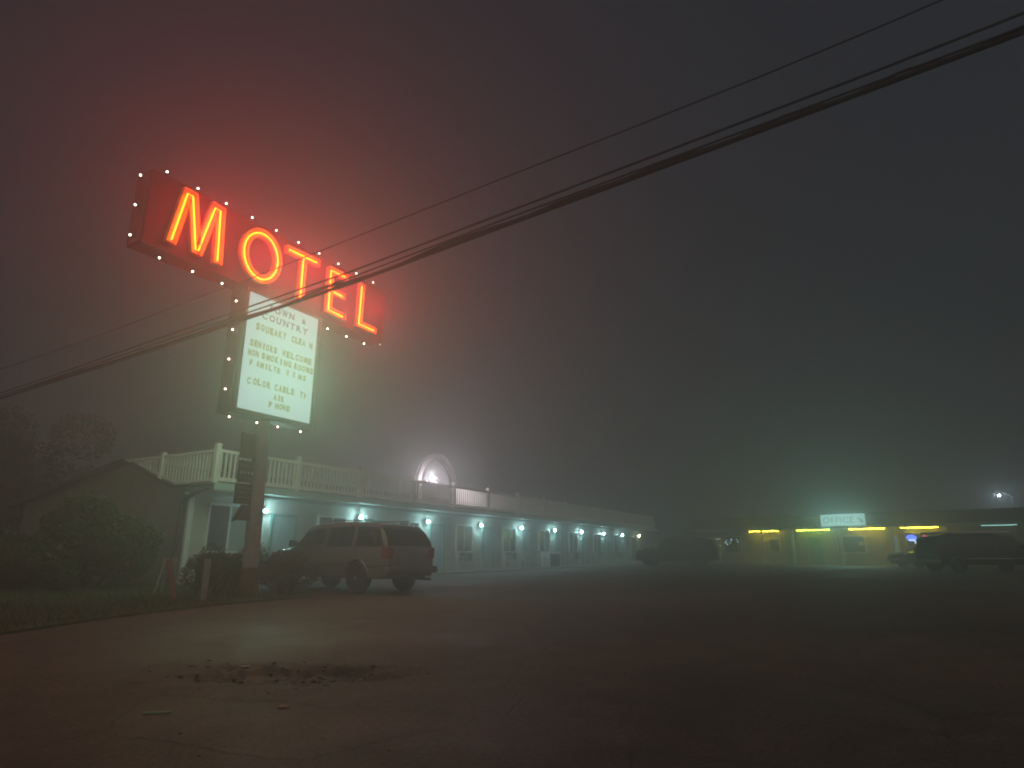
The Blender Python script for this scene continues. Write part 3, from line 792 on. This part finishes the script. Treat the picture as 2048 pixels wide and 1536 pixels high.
# ------------------------------------------------------------------ small things by the sign
def cyl_post(nm, m, base, top, r, label, cat):
    o = MB().tube([(0,0,-.02),(top[0]-base[0], top[1]-base[1], top[2])], r, 14)
    mb = o.build(nm, m, smooth=True, loc=(base[0], base[1], 0)); tag(mb, label, cat)
cyl_post('bollard', M['greypost'], (8.2,11.54), (8.2,11.54,.82), .062, 'short upright grey post on the grass edge in front of the shrubs', 'post')
cyl_post('wooden_post', M['redpost'], (8.07,12.25), (7.97,12.44,.80), .055, 'short leaning reddish post at the edge of the lawn', 'post')
fs = empty('sawhorse', (8.95, 13.95, .03)); fs.rotation_euler = (0,0,R(-60))
fm = MB(); fm.box(-.14,.16,-.03,.03,.70,.79); fm.build('beam', M['greypost'], fs)
for (a, b) in (((-.17,-.16),(-.09,-.02)),((-.17,.16),(-.09,.02)),((.19,-.16),(.11,-.02)),((.19,.16),(.11,.02))):
    MB().tube([(a[0],a[1],0),(b[0],b[1],.70)], .022, 6).build('leg', M['greypost'], fs)
tag(fs, 'small white wooden stand on the lawn behind the leaning reddish post', 'stand')
br = empty('barrel', (10.9, 15.3, .03))
MB().lathe([(.24,0),(.27,.05),(.28,.4),(.27,.72),(.25,.78)], n=20).build('drum', M['bluebin'], br, smooth=True)
MB().lathe([(.262,.781),(.265,.82),(.12,.88),(.02,.89)], n=20).build('lid', M['bluebin'], br, smooth=True)
tag(br, 'dark blue barrel with a lid by the motel corner, behind the shrubs', 'barrel')

# ------------------------------------------------------------------ vehicles
def lerp_tab(tab, x):
    if x <= tab[0][0]: return tab[0][1]
    for (a, b), (c, d_) in zip(tab, tab[1:]):
        if x <= c:
            t = (x-a)/(c-a); t = t*t*(3-2*t)*.35 + t*.65
            return b+(d_-b)*t
    return tab[-1][1]
def vehicle(name, L, W, H, belt, rear_tab, front_tab, top_tab, wheels, tr, paint, sill=.38, holes=(), tumble=.17, label='', loc=(0,0), ang=0,
            roofpaint=None, extras=None):
    root = empty(name, (loc[0], loc[1], 0), ang)
    tag(root, label, 'car', 'vehicles parked in the motel lot')
    xr = lambda z: lerp_tab(rear_tab, z)
    xf = lambda z: lerp_tab(front_tab, z)
    def X(u, z): return xr(z) + (xf(z)-xr(z))*u
    def U(x, z): return (x-xr(z))/(xf(z)-xr(z))
    def hw(u, z):
        pln = 1 - .11*abs(2*u-1)**7 - .02*abs(2*u-1)**2
        s_ = 1 - .035*((z-.72)/.4)**2 if z < belt else 1-.035*((belt-.72)/.4)**2 - tumble*(z-belt)/(H-belt)
        return W/2*pln*s_
    xs = sorted(set([round(i/110, 5) for i in range(111)]))
    def ztop(u): return lerp_tab(top_tab, u*L)
    Rw = tr+.065
    secs = []
    for u in xs:
        zt = ztop(u); xm = X(u, .6); zb = sill
        for wx in wheels:
            dx = abs(xm-wx)
            if dx < Rw: zb = max(zb, tr + math.sqrt(Rw*Rw-dx*dx))
        bt_ = min(belt, zt-.10)
        zs = [zb+(bt_-zb)*k/5 for k in range(6)] + [bt_+(zt-.045-bt_)*k/6 for k in range(1, 7)]
        pts = [(X(u, z), hw(u, z), z) for z in zs]
        e = hw(u, zt-.045)
        pts += [(X(u, zt), e*.95, zt-.012), (X(u, zt), e*.80, zt+.004), (X(u, zt), e*.4, zt+.016), (X(u, zt), 0, zt+.02)]
        secs.append(pts)
    n = len(secs[0]); body = MB()
    for pts in secs:
        body.v += pts; body.v += [(x, -y, z) for (x, y, z) in pts[:-1]]
    m2 = 2*n-1
    def idx(i, k, side): return i*m2 + (k if side == 0 or k == n-1 else n+k)
    def inpoly(x, z):
        for poly in holes:
            if inside(x, z, poly): return True
        return False
    for i in range(len(secs)-1):
        for k in range(n-1):
            q = [secs[i][k], secs[i+1][k], secs[i+1][k+1], secs[i][k+1]]
            cx = sum(p[0] for p in q)/4; cz = sum(p[2] for p in q)/4
            if 5 <= k <= 10 and inpoly(cx, cz): continue
            body.f.append((idx(i,k,0), idx(i+1,k,0), idx(i+1,k+1,0), idx(i,k+1,0)))
            body.f.append((idx(i,k+1,1), idx(i+1,k+1,1), idx(i+1,k,1), idx(i,k,1)))
    for i, flip in ((0, 1), (len(secs)-1, 0)):
        for k in range(n-1):
            a = (idx(i,k,0), idx(i,k+1,0), idx(i,k+1,1), idx(i,k,1))
            if k == n-2: a = (idx(i,k,0), idx(i,k+1,0), idx(i,k,1))
            body.f.append(a if flip else a[::-1])
    body.build('body', paint, root, smooth=True)
    fl = MB().box(.25, L-.3, -W/2+.12, W/2-.12, sill-.04, sill+.06); fl.build('underbody', M['plastic'], root)
    def sidepatch(poly, off, side, nx=14, nz=6):
        (ax,az),(bx_,bz),(cx,cz),(dx,dz) = poly      # bottom rear, bottom front, top front, top rear
        mb = MB(); b0 = 0
        for j in range(nz+1):
            for i in range(nx+1):
                s_, t = i/nx, j/nz
                x = (ax*(1-s_)+bx_*s_)*(1-t)+(dx*(1-s_)+cx*s_)*t; z = (az*(1-s_)+bz*s_)*(1-t)+(dz*(1-s_)+cz*s_)*t
                mb.v.append((x, side*(hw(min(1,max(0,U(x, z))), z)+off), z))
        for j in range(nz):
            for i in range(nx):
                a = j*(nx+1)+i; q = (a, a+1, a+nx+2, a+nx+1)
                mb.f.append(q if side < 0 else q[::-1])
        return mb
    def sideline(pts, r, side, off=.004):
        return MB().tube([(x, side*(hw(min(1,max(0,U(x,z))), z)+off), z) for (x, z) in pts], r, 5)
    # wheels
    wproto = None
    for wx in wheels:
        for s_ in (1, -1):
            if wproto is None:
                wproto = empty('wheel'); wproto.parent = root
                MB().lathe([(tr*.62,-.11),(tr*.93,-.115),(tr,-.08),(tr,.08),(tr*.93,.115),(tr*.62,.11)], n=32, axis='y').build('tyre', M['rubber'], wproto, smooth=True)
                rm = MB().lathe([(tr*.60,-.03),(tr*.60,.03)], n=24, axis='y')
                rr = []
                for k in range(5):
                    t = 2*PI*k/5
                    c, q = math.cos(t), math.sin(t)
                    p = [(c*.05-q*.03, q*.05+c*.03),(c*.05+q*.03, q*.05-c*.03),(c*tr*.58+q*.05, q*tr*.58-c*.05),(c*tr*.58-q*.05, q*tr*.58+c*.05)]
                    for sg in (-1, 1): rm.prism(p, sg*.032, sg*(.09+.002*k), 'xz')
                for sg in (-1, 1):
                    rm.tube([(tr*.6*math.cos(2*PI*k/24), sg*.085, tr*.6*math.sin(2*PI*k/24)) for k in range(24)], .014, 6, closed=True)
                    rm.lathe([(.065,sg*.03),(.065,sg*.105),(.03,sg*.112)], n=14, axis='y')
                rm.build('rim', M['rim'], wproto)
                o = wproto
            else: o = copy_tree(wproto, root)
            o.location = (wx, s_*(W/2-.125), tr); 
    # inner wheel wells
    for wx in wheels:
        ww = MB()
        pr_ = [(wx+(Rw+.004)*math.cos(t), tr+(Rw+.004)*math.sin(t)) for t in [PI*k/12 for k in range(13)]]
        for s_ in (1, -1):
            for k in range(12):
                (x1,z1),(x2,z2) = pr_[k], pr_[k+1]
                ww.quad((x1,s_*(W/2-.06),z1),(x2,s_*(W/2-.06),z2),(x2,s_*(W/2-.36),z2),(x1,s_*(W/2-.36),z1))
        ww.build('wheel_well', M['plastic'], root)
    if extras: extras(root, sidepatch, sideline, hw, X, U, ztop)
    return root

# the grey SUV beside the sign
win_holes = [[(2.32,1.11),(3.50,1.11),(3.08,1.48),(2.38,1.52)],
             [(1.24,1.11),(2.14,1.11),(2.18,1.52),(1.28,1.54)],
             [(.20,1.11),(1.06,1.11),(1.08,1.54),(.46,1.50)]]
def suv_extras(root, sidepatch, sideline, hw, X, U, ztop):
    wins = [[(2.28,1.075),(3.56,1.075),(3.10,1.52),(2.34,1.55)],
            [(1.20,1.075),(2.18,1.075),(2.22,1.555),(1.24,1.575)],
            [(.14,1.075),(1.10,1.075),(1.12,1.575),(.42,1.53)]]
    for sd in (1, -1):
        for k, w_ in enumerate(wins):
            sidepatch(w_, .006, sd).build('side_window', M['clear'] if k == 0 else M['tint'], root, smooth=True)
        # pillars, door seams, mouldings
        sideline([(3.62,1.06),(3.62,.75),(3.54,.42)], .005, sd).build('door_seam', M['plastic'], root)
        sideline([(2.28,1.56),(2.23,1.06),(2.22,.42)], .005, sd).build('door_seam', M['plastic'], root)
        sideline([(1.18,1.58),(1.15,1.06),(1.30,.85),(1.50,.60)], .005, sd).build('door_seam', M['plastic'], root)
        sideline([(1.50,.66),(2.2,.655),(3.50,.65)], .016, sd, .008).build('side_moulding', M['trimgloss'], root)
        sideline([(.08,.64),(.35,.63),(.58,.63)], .02, sd, .008).build('side_moulding', M['trimgloss'], root)
        for wx in (1.0, 3.95):
            pts = [(wx+.44*math.cos(t), .35+.44*math.sin(t)) for t in [R(a) for a in range(12, 169, 12)]]
            sideline(pts, .022, sd, .002).build('wheel_arch_lip', M['trimgloss'], root)
        h = MB().box(2.42,2.60,sd*.855-.012,sd*.855+.012,.93,.965); h.build('door_handle', M['paint_grey'], root)
        h = MB().box(1.38,1.56,sd*.855-.012,sd*.855+.012,.93,.965); h.build('door_handle', M['paint_grey'], root)
        mr = MB().box(3.36,3.50,min(sd*.86,sd*1.05),max(sd*.86,sd*1.05),1.08,1.25); mr.build('wing_mirror', M['plastic'], root, bevel=.03)
        # tail lamp wraps the corner
        tl = MB(); 
        ys = sorted((sd*.60, sd*.765)); tl.box(-.035,.10,ys[0],ys[1],.80,1.06); tl.build('taillight', M['tail'], root, bevel=.02)
        sidepatch([(.03,.80),(.17,.80),(.20,1.07),(.05,1.07)], .008, sd, 5, 3).build('taillight', M['tail'], root, smooth=True)
        sidepatch([(4.61,.66),(4.71,.66),(4.71,.76),(4.61,.76)], .008, sd, 4, 2).build('side_marker', M['amber'], root)
        MB().box(4.75,4.85,min(sd*.45,sd*.74),max(sd*.45,sd*.74),.70,.86).build('headlight', M['lens'], root, bevel=.02)
        rr = MB().tube([(.75,sd*.60,1.69),(.85,sd*.60,1.715),(2.3,sd*.60,1.725),(2.42,sd*.60,1.695)], .015, 6); rr.build('roof_rail', M['plastic'], root)
    ww = MB()   # windscreen
    for j in range(7):
        t = j/6; z = 1.10+(1.575-1.10)*t; x = 3.67+(2.97-3.67)*t
        for i in range(9):
            y = (-1+2*i/8)*(.70-.10*t); ww.v.append((x+.06*(1-(y/.75)**2)+.01, y, z+.035))
    for j in range(6):
        for i in range(8): a = j*9+i; ww.f.append((a, a+1, a+10, a+9))
    ww.build('windscreen', M['tint'], root, smooth=True)
    rw = MB()   # rear glass, raked
    for j in range(7):
        t = j/6; z = 1.09+(1.56-1.09)*t
        for i in range(11):
            y = (-1+2*i/10)*(.735-.095*t); x = lerp_tab(RT, z); rw.v.append((x-.012+.02*abs(y)**3, y, z))
    for j in range(6):
        for i in range(10): a = j*11+i; rw.f.append((a+11, a+12, a+1, a))
    rw.build('rear_window', M['tint'], root, smooth=True)
    b = MB(); b.box(-.13,.06,-.80,.80,.46,.61); b.build('bumper', M['bumper'], root, bevel=.035)
    b = MB(); b.box(-.125,.0,-.72,.72,.612,.625); b.build('bumper_pad', M['chrome'], root)
    b = MB(); b.box(4.75,4.95,-.80,.80,.45,.64); b.build('bumper', M['bumper'], root, bevel=.035)
    b = MB(); b.box(4.835,4.865,-.42,.42,.70,.88); b.build('grille', M['plastic'], root)
    b = MB(); b.box(-.045,-.028,-.17,.17,.72,.87); b.build('number_plate', M['bumper'], root)
    b = MB(); b.box(-.04,-.02,-.60,-.26,1.00,1.03); b.box(-.045,-.02,-.50,-.36,.93,.96); b.build('tailgate_badge', M['chrome'], root)
    b = MB(); b.box(-.22,.10,-.03,.03,.38,.43); b.box(-.25,-.20,-.025,.025,.38,.46); b.build('tow_hitch', M['plastic'], root)
    b = MB(); b.tube([(.35,-.5,.33),(-.05,-.55,.31),(-.12,-.56,.31)], .028, 8); b.build('exhaust_pipe', M['metaldark'], root)
    sl_ = MB()
    for (x, y) in ((2.55,.35),(2.55,-.35)):
        sl_.box(x-.1,x+.35,y-.24,y+.24,.46,.78); sl_.box(x-.2,x-.08,y-.24,y+.24,.70,1.22); sl_.box(x-.19,x-.10,y-.12,y+.12,1.22,1.40)
    sl_.box(1.3,1.9,-.6,.6,.46,.78); sl_.box(1.15,1.28,-.6,.6,.7,1.18); sl_.build('seat', M['interior'], root)
    b = MB(); b.box(3.42,3.66,-.68,.68,.8,1.08); b.build('dashboard', M['interior'], root)
    sw = MB().tube([(3.30+.06*math.sin(2*PI*k/16), .36+.17*math.cos(2*PI*k/16), 1.02+.15*math.sin(2*PI*k/16)) for k in range(16)], .014, 5, closed=True); sw.build('steering_wheel', M['plastic'], root)
RT = [(.3,.04),(.6,.0),(1.0,.02),(1.2,.08),(1.4,.22),(1.55,.40),(1.66,.62)]
FT = [(.3,4.77),(.6,4.85),(.8,4.83),(.95,4.75),(1.1,4.70),(1.7,4.70)]
TT = [(0,1.50),(.15,1.59),(.5,1.65),(1.2,1.68),(2.4,1.665),(2.96,1.61),(3.70,1.10),(3.9,1.06),(4.4,1.01),(4.75,.93),(4.85,.86)]
vehicle('parked_suv', 4.85, 1.72, 1.68, 1.06, RT, FT, TT, (1.0, 3.95), .355, M['paint_grey'], holes=win_holes, loc=(12.34, 9.73), ang=R(82.4),
        label='grey four door SUV seen from behind, parked nose in beside the sign pole', extras=suv_extras)

# generic extras for the distant vehicles
def far_extras(wins, L, belt, H, W, tailz, wheelx, glass='tint', rack=False, strip_=True, hl=None):
    def f(root, sidepatch, sideline, hw, X, U, ztop):
        for sd in (1, -1):
            for w_ in wins: sidepatch(w_, .008, sd).build('side_window', M['tintfar'], root, smooth=True)
            for (a, b) in ((w_[1], w_[2]) for w_ in wins[:-1]):
                sideline([(a[0]+.05, belt), (a[0]+.05, .45)], .006, sd).build('door_seam', M['plastic'], root)
                hx = a[0]-.15; hy = sd*(hw(U(hx,.92), .92)+.01)
                MB().box(hx-.1,hx+.06,hy-.012,hy+.012,belt-.13,belt-.10).build('door_handle', M['chrome'], root)
            if strip_: sideline([(.5,.66),(L/2,.66),(L-.5,.66)], .018, sd, .008).build('side_moulding', M['chrome'], root)
            ys = sorted((sd*(W/2-.20), sd*(W/2-.06)))
            MB().box(-.02,.08,ys[0],ys[1],tailz,tailz+.3).build('taillight', M['tail'], root, bevel=.02)
            MB().box(L-.10,L+.0,min(sd*.5,sd*(W/2-.12)),max(sd*.5,sd*(W/2-.12)),.72,.88).build('headlight', M['lens'], root, bevel=.02)
            mx = wins[-1][1][0]-.12; ya, yb = sorted((sd*(W/2-.02), sd*(W/2+.2)))
            MB().box(mx-.05,mx+.1,ya,yb,belt+.02,belt+.2).build('wing_mirror', M['plastic'], root, bevel=.03)
            if rack: MB().tube([(.6,sd*(W/2-.3),H+.02),(.8,sd*(W/2-.3),H+.07),(L*.55,sd*(W/2-.3),H+.07),(L*.58,sd*(W/2-.3),H+.02)], .018, 6).build('roof_rail', M['chrome'], root)
        MB().box(-.14,.05,-W/2+.08,W/2-.08,.45,.62).build('bumper', M['chrome'], root, bevel=.03)
        MB().box(L-.06,L+.12,-W/2+.08,W/2-.08,.42,.62).build('bumper', M['chrome'], root, bevel=.03)
    return f
M['tintfar'] = mat('dark_car_glass', (0.02, 0.025, 0.025), 0.08, spec=0.8)
sub_w = [[(.35,1.22),(1.75,1.22),(1.78,1.76),(.55,1.74)],[(1.88,1.22),(2.85,1.22),(2.85,1.78),(1.90,1.77)],[(2.95,1.22),(4.02,1.22),(3.55,1.72),(2.95,1.77)]]
RT2 = [(.3,.05),(.7,.0),(1.1,.03),(1.4,.12),(1.7,.26),(1.9,.42)]
FT2 = [(.3,5.45),(.7,5.55),(1.0,5.50),(1.15,5.42),(1.9,5.42)]
TT2 = [(0,1.72),(.2,1.84),(.8,1.92),(2.5,1.93),(3.4,1.88),(4.15,1.24),(4.5,1.20),(5.3,1.12),(5.55,1.02)]
hd = math.atan2(.871, -.491)   # facing left across the view
# root is the rear centre; place the car centre at (39.8, 10.6)
vehicle('parked_suv', 5.55, 1.95, 1.93, 1.18, RT2, FT2, TT2, (1.05, 4.35), .385, M['paint_dark'], loc=(44.2-math.cos(hd)*2.75, 12.1-math.sin(hd)*2.75), ang=hd,
        label='long dark SUV seen side on in front of the gap between motel wing and office', sill=.42,
        extras=far_extras(sub_w, 5.55, 1.18, 1.93, 1.95, .85, None))
# right: dark long vehicle, tail to the left
hd2 = math.atan2(-.871, .491)
X0, Y0 = 19.95, 31.0
loc2 = (.491*X0+.871*Y0, -.871*X0+.491*Y0)
TT3 = [(0,1.60),(.15,1.68),(.6,1.72),(2.5,1.74),(3.6,1.70),(4.3,1.20),(4.6,1.16),(5.4,1.08),(5.6,.98)]
def van_extras(root, *a):
    far_extras([[(.30,1.14),(1.75,1.14),(1.78,1.58),(.48,1.56)],[(1.86,1.14),(2.85,1.14),(2.85,1.60),(1.88,1.59)],[(2.93,1.14),(4.10,1.14),(3.70,1.56),(2.93,1.60)]], 5.6, 1.10, 1.74, 1.95, .85, None)(root, *a)
    rk = MB().box(.35,3.6,-.82,.82,1.79,1.89); rk.build('roof_box', M['palepaint'], root, bevel=.05)
    ft = MB()
    for x in (.8, 2.8):
        for y in (-.6,.6): ft.box(x-.05,x+.05,y-.03,y+.03,1.74,1.789)
    ft.build('roof_bracket', M['plastic'], root)
    for sd in (1,): MB().box(1.85,2.03,sd*.985-.01,sd*.985+.012,.86,.92).build('side_marker', M['reflector_glow'], root)  # red side reflector; its reflected light is put in as a glow
M['reflector_glow'] = emis('reflector_red', (0.9, 0.05, 0.06), 0.35, sample=False)
vehicle('parked_wagon', 5.6, 1.95, 1.74, 1.10, [(.3,.05),(.7,.0),(1.1,.02),(1.4,.06),(1.7,.16),(1.9,.2)], [(.3,5.5),(.7,5.6),(1.0,5.55),(1.15,5.48),(1.9,5.48)], TT3, (.85, 4.35), .37, M['paint_black'],
        loc=loc2, ang=hd2, sill=.40, label='long black wagon with a pale roof box, cut off by the right picture edge', extras=van_extras)
# the car partly behind it, nose to the left
hd3 = math.atan2(.871, -.491)+R(4)
X1, Y1 = 26.8-.0, 40.0
locn = (.491*X1+.871*Y1, -.871*X1+.491*Y1)
TT4 = [(0,.98),(.9,1.02),(1.4,1.38),(2.6,1.44),(3.3,.98),(4.2,.90),(4.5,.78)]
Lc = 4.5
px0 = (1785-1024)/1288.5*Y1; loc3 = (.491*(px0+Lc)+.871*Y1, -.871*(px0+Lc)+.491*Y1)
vehicle('parked_sedan', Lc, 1.75, 1.44, .92, [(.3,.05),(.7,.0),(1.44,.05)], [(.3,4.42),(.6,4.5),(.8,4.48),(1.44,4.4)], TT4, (.95, 3.6), .32, M['paint_brown'],
        loc=loc3, ang=hd3, sill=.30, label='dark brownish sedan whose nose shows behind the black wagon', 
        extras=far_extras([[(1.05,.96),(1.85,.96),(1.85,1.32),(1.45,1.32)],[(1.93,.96),(3.05,.96),(2.62,1.32),(1.93,1.34)]], Lc, .92, 1.44, 1.75, .62, None, strip_=False))

# ------------------------------------------------------------------ office
OX, OY = 21.6, 53.0
off = empty('office_building', (.491*OX+.871*OY+.595, -.871*OX+.491*OY-.445, 0), R(-107.1))
tag(off, 'low motel office building with yellow and green neon tubes under its eaves', 'building')
def op(mb, nm, m, parent=None, **k): return mb.build(nm, m, parent or off, **k)
op(MB().box(-7.6, 15.8, .05, 9, -.05, 2.72), 'wall', M['officewall'])
rfm = MB().prism([(-.75,2.75),(-.75,2.86),(.5,3.75),(.5,3.80),(9.6,3.80),(9.6,2.75)], -8.1, 16.2, 'yz'); op(rfm, 'roof', M['roof'])
op(MB().box(-8.1,16.2,-.80,-.752,2.70,2.88), 'fascia', M['soffit'])
for (x, wd) in ((-1.2,.09),(1.3,.09),(5.0,.09),(8.55,.09),(12.0,.09)):
    op(MB().box(x-wd,x+wd,-.7,-.5,.0,2.748), 'pillar', M['whitepaint'])
def neon_tube(x0, x1, m, nm='neon_tube', z=2.63, y=-.62):
    n_ = empty(nm, (0,0,0)); n_.parent = off
    MB().tube([(x0,y,z),(x1,y,z)], .024, 6).build('tube', m, n_)
    h = MB().box(x0-.05,x0-.002,y-.04,y+.04,z-.05,z+.115); h.box(x1+.002,x1+.05,y-.04,y+.04,z-.05,z+.115); h.build('socket', M['metaldark'], n_)
neon_tube(-2.29, .22, M['tube_yellow']); neon_tube(1.74, 4.27, M['tube_green']); neon_tube(5.67, 8.17, M['tube_yellow']); neon_tube(9.18, 11.52, M['tube_yellow'])
neon_tube(14.0, 15.9, M['tube_teal'], z=2.66)
def owin(x0, x1, z0, z1, m, nm='window'):
    w_ = empty(nm, (0,0,0)); w_.parent = off
    f = MB().box(x0-.08,x0-.001,-.03,.046,z0-.08,z1+.08); f.box(x1+.001,x1+.08,-.03,.046,z0-.08,z1+.08); f.box(x0-.001,x1+.001,-.03,.046,z1,z1+.08); f.box(x0-.001,x1+.001,-.03,.046,z0-.08,z0)
    f.build('frame', M['whitepaint'], w_); MB().box(x0,x1,.01,.045,z0,z1).build('pane', m, w_)
owin(-6.7,-5.3,.95,2.1,M['pane']); owin(-5.0,-3.5,.9,2.2,M['pane']); owin(-.9,.2-.3,1.0,2.0,M['pane'])
owin(4.55,6.45,.95,2.1,M['pane']); owin(8.25,8.75-.05,.95,2.05,M['litwin'])
owin(9.3,11.3,.85,2.25,M['pane']); owin(12.5,14.5,1.0,2.1,M['pane'])
for x in (.45, 2.35):
    dd = empty('door', (x,0,0)); dd.parent = off
    MB().box(0,.9,.0,.044,.02,2.08).build('panel', M['trimgreen'], dd); ico(.04,(.8,-.04,1.0)).build('handle', M['chrome'], dd)
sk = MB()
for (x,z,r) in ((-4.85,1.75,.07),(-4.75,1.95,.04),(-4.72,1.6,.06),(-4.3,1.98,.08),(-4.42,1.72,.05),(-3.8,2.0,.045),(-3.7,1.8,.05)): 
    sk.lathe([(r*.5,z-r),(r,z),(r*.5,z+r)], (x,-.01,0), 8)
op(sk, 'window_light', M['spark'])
op(MB().box(6.02,6.38,-.02,.005,1.42,1.68), 'notice', M['paper'])
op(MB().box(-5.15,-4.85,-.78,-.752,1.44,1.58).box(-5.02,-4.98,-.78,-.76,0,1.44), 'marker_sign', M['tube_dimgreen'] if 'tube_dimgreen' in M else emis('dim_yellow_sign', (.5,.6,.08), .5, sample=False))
# window neon signs
nb_ = empty('neon_sign', (0,0,0)); nb_.parent = off
pts = [(9.36+.5*t, -.06, 1.95+.13*math.sin(t*13)) for t in [i/20 for i in range(21)]]
MB().tube(pts, .03, 5).build('tube', M['neon_blue'], nb_)
MB().tube([(9.45,-.07,1.78),(9.8,-.07,1.80),(9.86,-.07,1.55)], .02, 5).build('tube', M['neon_white'], nb_)
MB().tube([(9.36+.5*math.cos(t)*.55+.27, -.05, 1.93+.2*math.sin(t)) for t in [2*PI*i/20 for i in range(20)]], .02, 5, closed=True).build('tube', M['neon_blue'], nb_)
n2_ = empty('neon_sign', (0,0,0)); n2_.parent = off
MB().tube([(10.34,-.05,1.98),(10.44,-.05,2.08),(10.6,-.05,2.02)], .022, 5).build('tube', M['neon_red'], n2_)
MB().tube([(10.36,-.05,1.88),(10.56,-.05,1.88)], .018, 5).build('tube', M['neon_blue'], n2_)
op(MB().box(10.60,10.74,-.07,-.045,1.38,1.86), 'lit_panel', M['neon_green'])
# OFFICE lightbox
osg = empty('office_sign', (.491*OX+.871*OY+.595, -.871*OX+.491*OY-.445, 0), R(-107.1)); 
tag(osg, 'white backlit sign reading OFFICE with an arrow, on the office roof edge', 'sign')
MB().box(3.84,7.08,-1.06,-.86,2.86,3.78).build('light_box', M['cabdark'], osg)
MB().box(3.86,7.06,-1.075,-1.063,2.88,3.76).build('sign_face', M['office_board'], osg)
t_ = text('OFFICE', .62, M['ink_dark'], 'lettering', osg, (4.00,-1.082,3.11), sx=1.16, depth=.003, offset=.006)
aw = MB().prism([(6.50,3.46),(6.56,3.52),(6.80,3.30),(6.88,3.40),(6.94,3.08),(6.62,3.10),(6.71,3.21)], -1.085, -1.078, 'xz'); aw.build('arrow', M['ink_dark'], osg)
area('office_sign_light', (5.46,-1.10,3.32), (R(-90),0,0), 3.2, .88, 160, (.38,.95,.88), osg)
bk = MB()
for x in (4.2, 6.7): bk.box(x-.03,x+.03,-.858,-.802,2.80,3.2)
bk.build('bracket', M['metaldark'], osg)

# street lamp beyond the office
sx_, sy_ = .491*41.5+.871*55, -.871*41.5+.491*55
sl3 = empty('street_lamp', (sx_+.9, sy_-1.9, 0))
MB().tube([(0,0,0),(0,0,5.6),(-.3,.5,5.9),(-.45,.8,5.9)], .07, 8).build('pole', M['metaldark'], sl3)
MB().box(-.65,-.35,.65,1.25,5.82,5.92).build('lamp_head', M['metaldark'], sl3)
ico(.065, (-.5,.95,5.72), 12, 8).build('globe', M['streetlamp'], sl3, smooth=True)
tag(sl3, 'tall street lamp with a blue white light beyond the office at far right', 'street lamp')
